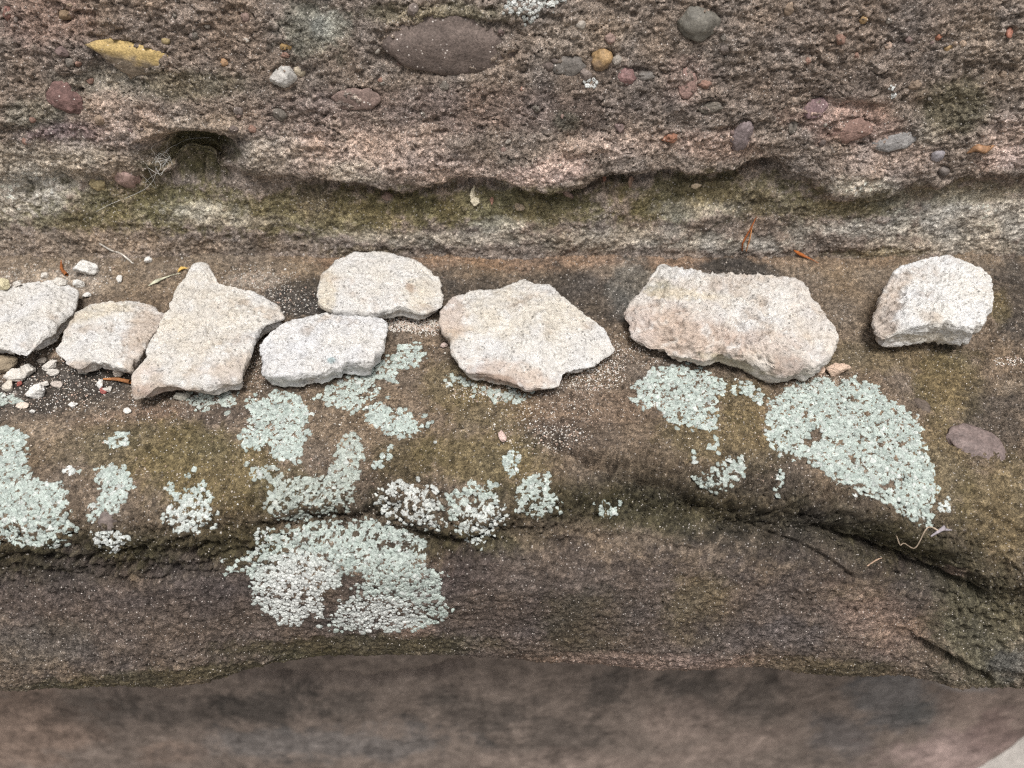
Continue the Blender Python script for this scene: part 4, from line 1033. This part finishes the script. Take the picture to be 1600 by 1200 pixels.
LI = [
    ('tall mint lichen patch running down below the crumb heap', [(-25, 660), (30, 668), (45, 690), (40, 720), (50, 745), (75, 755), (100, 750), (108, 780), (105, 800), (128, 830), (105, 850), (60, 857), (20, 850), (-25, 845)], dict()),
    ('slanted finger of mint lichen beside a small grey pebble', [(163, 722), (190, 726), (206, 745), (208, 765), (192, 790), (182, 805), (150, 813), (131, 810), (140, 790), (155, 775), (150, 745)], dict()),
    ('small whitish lichen tuft hanging below the grey pebble', [(143, 833), (165, 828), (202, 832), (198, 850), (175, 860), (155, 848)], dict(white=[(175, 845, 50, 30, .7)])),
    ('claw-shaped pale lichen patch with two upward prongs', [(260, 757), (276, 754), (290, 772), (310, 765), (316, 748), (326, 750), (326, 772), (344, 802), (335, 818), (300, 830), (280, 840), (268, 820), (256, 808), (274, 785)], dict(cover=.8, white=[(300, 815, 60, 40, .5)])),
    ('little isolated lichen rosette on the olive slope', [(162, 690), (180, 676), (206, 682), (195, 697), (175, 705)], dict()),
    ('broad mint lichen patch below the gap between peaked and bluish pieces', [(388, 622), (430, 610), (470, 618), (487, 650), (477, 690), (466, 727), (440, 715), (400, 705), (370, 695), (384, 665)], dict(holes=[(415, 700, 8, 10)])),
    ('lichen patch emerging from under the bluish oblong piece', [(490, 612), (540, 596), (580, 572), (605, 555), (600, 590), (577, 632), (545, 646), (510, 632)], dict(mint=.9)),
    ('lichen tongue beside the end of the bluish oblong piece', [(600, 566), (622, 540), (640, 534), (667, 545), (652, 570), (628, 580), (622, 600), (592, 596)], dict()),
    ('drop-shaped lichen patch alone on the brown slope under the shield piece', [(568, 636), (590, 626), (620, 640), (642, 640), (657, 668), (642, 687), (615, 682), (575, 660)], dict()),
    ('tiny pair of lichen lobes next to the drop-shaped patch', [(655, 660), (672, 656), (674, 670), (660, 674)], dict(spacing=5)),
    ('greyish branching lichen running down to the broken crest', [(520, 715), (535, 685), (555, 678), (572, 700), (567, 740), (557, 760), (552, 790), (520, 800), (470, 809), (430, 811), (413, 792), (424, 762), (400, 742), (386, 736), (393, 724), (425, 735), (460, 745), (490, 743), (508, 748)], dict(grey=.5, mint=.85, cover=.9)),
    ('narrow slanting lichen strip above the branching patch', [(578, 727), (600, 702), (616, 692), (613, 716), (586, 738)], dict()),
    ('knobbly whitish lichen clump on the dark crest', [(588, 762), (615, 752), (650, 750), (690, 770), (690, 800), (700, 822), (670, 832), (640, 817), (600, 807), (588, 787)], dict(white=[(640, 785, 80, 60, .9)], cover=.75, grey=.35)),
    ('round mint and white lichen clump on the crest beside the knobbly one', [(700, 772), (740, 752), (775, 755), (777, 775), (792, 800), (772, 827), (757, 857), (725, 847), (703, 817), (690, 795)], dict(white=[(760, 820, 50, 40, .7)], holes=[(740, 790, 9, 5)], grey=.2)),
    ('star-shaped lichen patch on the crest past the round clump', [(800, 762), (830, 742), (856, 740), (865, 770), (882, 792), (850, 805), (835, 812), (805, 797)], dict(grey=.25)),
    ('small square lichen patch above the star-shaped one', [(785, 712), (800, 704), (819, 720), (806, 742), (789, 740)], dict(cover=.7)),
    ('tiny whitish lichen spot in the shade of the hump', [(931, 790), (969, 785), (966, 803), (940, 807)], dict(cover=.8)),
    ('largest front lichen mass, white and mint with a bare brown gap', [(395, 860), (420, 830), (480, 815), (530, 812), (570, 810), (600, 815), (640, 830), (665, 855), (660, 880), (692, 890), (690, 925), (702, 960), (690, 975), (640, 985), (580, 985), (540, 990), (508, 985), (528, 950), (500, 962), (450, 981), (415, 962), (395, 930), (386, 890)],
        dict(white=[(465, 925, 75, 70, 1.0), (590, 960, 80, 32, .9)], holes=[(535, 925, 34, 13), (550, 905, 22, 10), (518, 945, 14, 12)], grey=.15)),
    ('huge mint lichen sheet below the longest mortar piece', [(1198, 628), (1215, 612), (1240, 600), (1290, 590), (1375, 600), (1378, 612), (1402, 632), (1440, 660), (1452, 720), (1467, 760), (1452, 800), (1457, 828), (1430, 818), (1400, 800), (1370, 778), (1330, 767), (1290, 742), (1260, 722), (1210, 702), (1195, 670)],
        dict(holes=[(1275, 678, 15, 12), (1262, 690, 10, 8), (1335, 715, 6, 5), (1388, 755, 11, 8)])),
    ('mint lichen patch directly under the middle of the longest mortar piece', [(983, 605), (1010, 580), (1050, 568), (1110, 578), (1136, 590), (1122, 640), (1117, 668), (1080, 670), (1045, 657), (1035, 637), (1000, 636), (984, 622)], dict()),
    ('leaf-shaped lichen patch on the hump above the dark scoop', [(1083, 745), (1110, 735), (1130, 720), (1160, 710), (1167, 735), (1150, 757), (1120, 767), (1095, 762)], dict(grey=.2)),
    ('small lichen trail leading into the huge mint sheet', [(1138, 602), (1160, 594), (1195, 610), (1205, 630), (1190, 636), (1165, 616), (1145, 616)], dict(cover=.6)),
    ('sparse upright lichen flecks at the shaded rim of the huge sheet', [(1208, 738), (1222, 730), (1226, 752), (1218, 775), (1208, 768)], dict(cover=.4)),
    ('small lichen fleck beyond the lower tip of the huge sheet', [(1462, 790), (1485, 776), (1484, 800), (1468, 806)], dict(white=[(1475, 790, 20, 20, .6)])),
    ('thin pale lichen under the foot of the peaked piece', [(278, 622), (330, 608), (371, 612), (366, 629), (320, 642), (300, 633)], dict(mint=.8, grey=.2)),
    ('lichen strip shaded by the lower rim of the shield-shaped piece', [(698, 583), (725, 595), (760, 605), (832, 612), (815, 630), (765, 627), (740, 606), (700, 602)], dict(mint=.85, grey=.3)),
    ('faint lichen film beside the bright oval crumb', [(-10, 605), (20, 612), (42, 622), (20, 634), (-10, 630)], dict(mint=.8, cover=.5)),
    ('tiny pair of lichen specks on the hump over the leaf-shaped patch', [(1108, 690), (1120, 686), (1122, 702), (1110, 706)], dict(spacing=5)),
    ('slim lichen speck on the slope of the hump', [(1078, 712), (1090, 703), (1090, 714), (1080, 726)], dict(spacing=5)),
    ('tiny lichen crumbs over the claw-shaped patch', [(286, 738), (304, 730), (306, 745), (292, 748)], dict(spacing=5, cover=.6)),
    ('loose lichen flecks between tall patch and slanted finger', [(90, 738), (112, 726), (116, 742), (100, 748)], dict(spacing=5, cover=.6, white=[(100, 738, 20, 20, .8)])),
    ('single white lichen tuft above the largest front mass', [(405, 838), (420, 826), (430, 838), (420, 850), (408, 848)], dict(spacing=5, white=[(417, 838, 20, 20, .9)])),
    ('mint lichen slivers trailing off the largest front mass', [(345, 875), (370, 872), (390, 868), (385, 885), (360, 895)], dict(spacing=5, cover=.6)),
    ('small whitish lichen flecks between drop-shaped patch and crest', [(672, 678), (684, 676), (682, 690), (674, 690)], dict(spacing=5, white=[(678, 682, 20, 20, .7)])),
]
for i, (lab, poly, kw) in enumerate(LI):
    lichen(lab, poly, seed=i + 1, **kw)
lichen('white crusty lichen on the wall above the large oval pebble', [(783, -20), (795, 8), (806, 30), (820, 44), (838, 28), (856, 12), (874, 16), (884, -20)], seed=71, objs=(upper,), white=[(830, 10, 90, 60, 1)], cover=.55, grey=.5)
lichen('white lichen speck near the ochre brown pebble', [(914, 122), (926, 118), (928, 134), (918, 138)], seed=72, objs=(upper,), spacing=4.6, white=[(920, 128, 30, 30, 1)], cover=.8)
lichen('white lichen speck over the flat blue grey pebble', [(1386, 140), (1400, 134), (1402, 152), (1390, 156)], seed=73, objs=(upper,), spacing=4.6, white=[(1394, 146, 30, 30, 1)], cover=.8)

# ---------------------------------------------------------------- needles, seed, web
def tube(name, pts, widths, colr, label, cat, group=None, parent=None, mat=M_NEEDLE, lift=1.0, objs=None, flat=1.0, ns=7, sub=8, off=None):
    """a tapering strand lying on the stone through the given points"""
    P = []
    for i, (x, y) in enumerate(pts):
        h = hit(x, y, objs or (ledge, upper))
        e = off[i] if off else 0
        P.append(h[0] + h[1] * (K * .43 * widths[i] * .5 * lift + e))
    P = np.array(P); w = np.array(widths, float)
    t = np.linspace(0, len(P) - 1, (len(P) - 1) * sub + 1)
    pp = np.vstack([2 * P[0] - P[1], P, 2 * P[-1] - P[-2]])
    C = []
    for v in t:
        i = min(int(v), len(P) - 2); f = v - i; a, b, c, d = pp[i], pp[i + 1], pp[i + 2], pp[i + 3]
        C.append(.5 * (2 * b + (c - a) * f + (2 * a - 5 * b + 4 * c - d) * f * f + (3 * b - a - 3 * c + d) * f ** 3))
    C = np.array(C); W = np.interp(t, np.arange(len(P)), w) * K * .43 / 2
    T = np.gradient(C, axis=0); T /= np.linalg.norm(T, axis=1, keepdims=True)
    nrm = LEDGE_N
    V = []
    for c, tt, ww in zip(C, T, W):
        s = np.cross(tt, -FWD); s /= np.linalg.norm(s); u = np.cross(s, tt)
        a = np.linspace(0, 2 * math.pi, ns, endpoint=False)
        V.append(c + np.outer(np.cos(a) * ww, s) + np.outer(np.sin(a) * ww * flat, u))
    V = np.vstack(V)
    f = grid_faces(len(C), ns, True)
    cc = np.tile(lin(*colr), (len(V), 1)) * (1 + .3 * noise(V, 300, 3))[:, None]
    o = mesh_from(name, V, f, mat, np.clip(cc, .004, .9), parent)
    if label: tag(o, label, cat, group)
    return o

G = 'dry orange needles and bud scales'
tube('dry_needle', [(1160, 390), (1163, 376), (1172, 356), (1181, 338)], [2.5, 3.6, 3, 1], (150, 86, 46), 'upright orange needle leaning on the wall', 'needle', G, off=[.0005, .001, .001, .0005])
tube('dry_needle', [(1166, 392), (1170, 374), (1176, 352)], [1.5, 2.5, 1], (200, 140, 90), 'thin tan needle beside the upright orange one', 'needle', G)
tube('bud_scale', [(1238, 389), (1246, 396), (1254, 403), (1266, 407), (1277, 412)], [1.5, 6, 5, 2, .8], (156, 90, 44), 'curved orange bud scale with a tail above the longest mortar piece', 'bud scale', G, flat=.5, off=[.001] * 5)
tube('dry_needle', [(96, 412), (101, 422), (107, 432)], [2, 6, 7], (146, 90, 52), 'short orange needle stub behind the largest loose crumb', 'needle', G, off=[.002, .001, .0005])
tube('dry_needle', [(164, 596), (183, 598), (204, 601)], [3, 6, 7], (158, 108, 70), 'orange needle stub sticking out from under the wedged flake', 'needle', G, off=[.001] * 3)
husk = tube('seed_husk', [(1510, 240), (1522, 233), (1538, 229), (1553, 227)], [2, 12, 13, 2], (146, 112, 84), 'dry brown seed husk stuck to the wall near the corner', 'seed husk', None, flat=.7)
tube('seam', [(1518, 238), (1530, 233), (1546, 229)], [1, 3, 1], (60, 46, 38), None, None, None, husk, objs=(upper,), off=[.002] * 3)
ws = tube('winged_seed', [(1397, 836), (1408, 844), (1420, 847), (1432, 845), (1442, 838), (1452, 834), (1460, 838)], [1, 1.3, 1.4, 1.3, 1.6, 1.6, 2], (176, 158, 138), 'curly pale winged seed below the tip of the huge lichen sheet', 'seed', None, off=[.001, .002, .002, .003, .003, .003, .003])
tube('wing', [(1458, 837), (1468, 836), (1478, 834), (1487, 832)], [2, 7, 6, 1], (150, 142, 146), None, None, None, ws, flat=.25, off=[.003, .003, .002, .001])
lf = tube('dry_leaf', [(234, 447), (244, 441), (255, 436), (270, 432), (282, 428)], [1, 7, 3, 1, 1], (190, 188, 164), 'tiny grey green leaf on a hair-thin stalk behind the peaked piece', 'leaf', None, flat=.25, off=[.001] * 5)
tube('tip', [(279, 428), (287, 423), (295, 420)], [1.5, 6, 1], (196, 160, 84), None, None, None, lf, flat=.3, off=[.001] * 3)
tube('lichen_thread', [(1354, 884), (1368, 876), (1378, 872)], [2, 2.4, 1], (178, 150, 128), 'short pale thread on the dark scoop under the huge lichen', 'thread', 'loose pale threads')
tube('lichen_thread', [(155, 380), (172, 390), (188, 396), (200, 405), (208, 412)], [2, 3, 2, 3, 2], (206, 200, 190), 'white beaded thread along the foot of the wall', 'thread', 'loose pale threads')

# spider web round the hollow
web = bpy.data.objects.new('spider_web', None); col.objects.link(web)
hw = hit(250, 250, (upper,))[0]; web.location = hw
tag(web, 'fine grey spider web spun across the edge of the hollow', 'spider web')
wr = random.Random(5)
anch = [[(243, 252), (258, 233), (276, 224), (300, 219), (330, 215)], [(243, 250), (240, 268), (232, 290), (210, 305), (170, 325), (130, 342)], [(244, 262), (256, 268), (262, 250)], [(238, 246), (248, 258), (240, 275)], [(236, 258), (250, 246), (268, 248)],
        [(240, 240), (252, 262), (236, 280), (226, 292)], [(247, 244), (258, 256), (250, 272)], [(232, 262), (246, 266), (262, 262)], [(252, 236), (262, 244), (270, 258)]]
for k in range(8):
    cx, cy = 246 + wr.gauss(0, 9), 254 + wr.gauss(0, 9)
    anch.append([(cx + wr.gauss(0, 12), cy + wr.gauss(0, 9)) for _ in range(3)])
for i, pts in enumerate(anch):
    n = len(pts)
    s = tube('strand', pts, [.55 if i > 1 else .7] * n, (190, 186, 176), None, None, None, None, M_WEB, off=[.0004] + [.003 if i > 1 else .002] * (n - 2) + [.0004], objs=(upper,), ns=4, sub=5)
    s.data.transform(Matrix.Translation(-Vector(hw))); s.parent = web
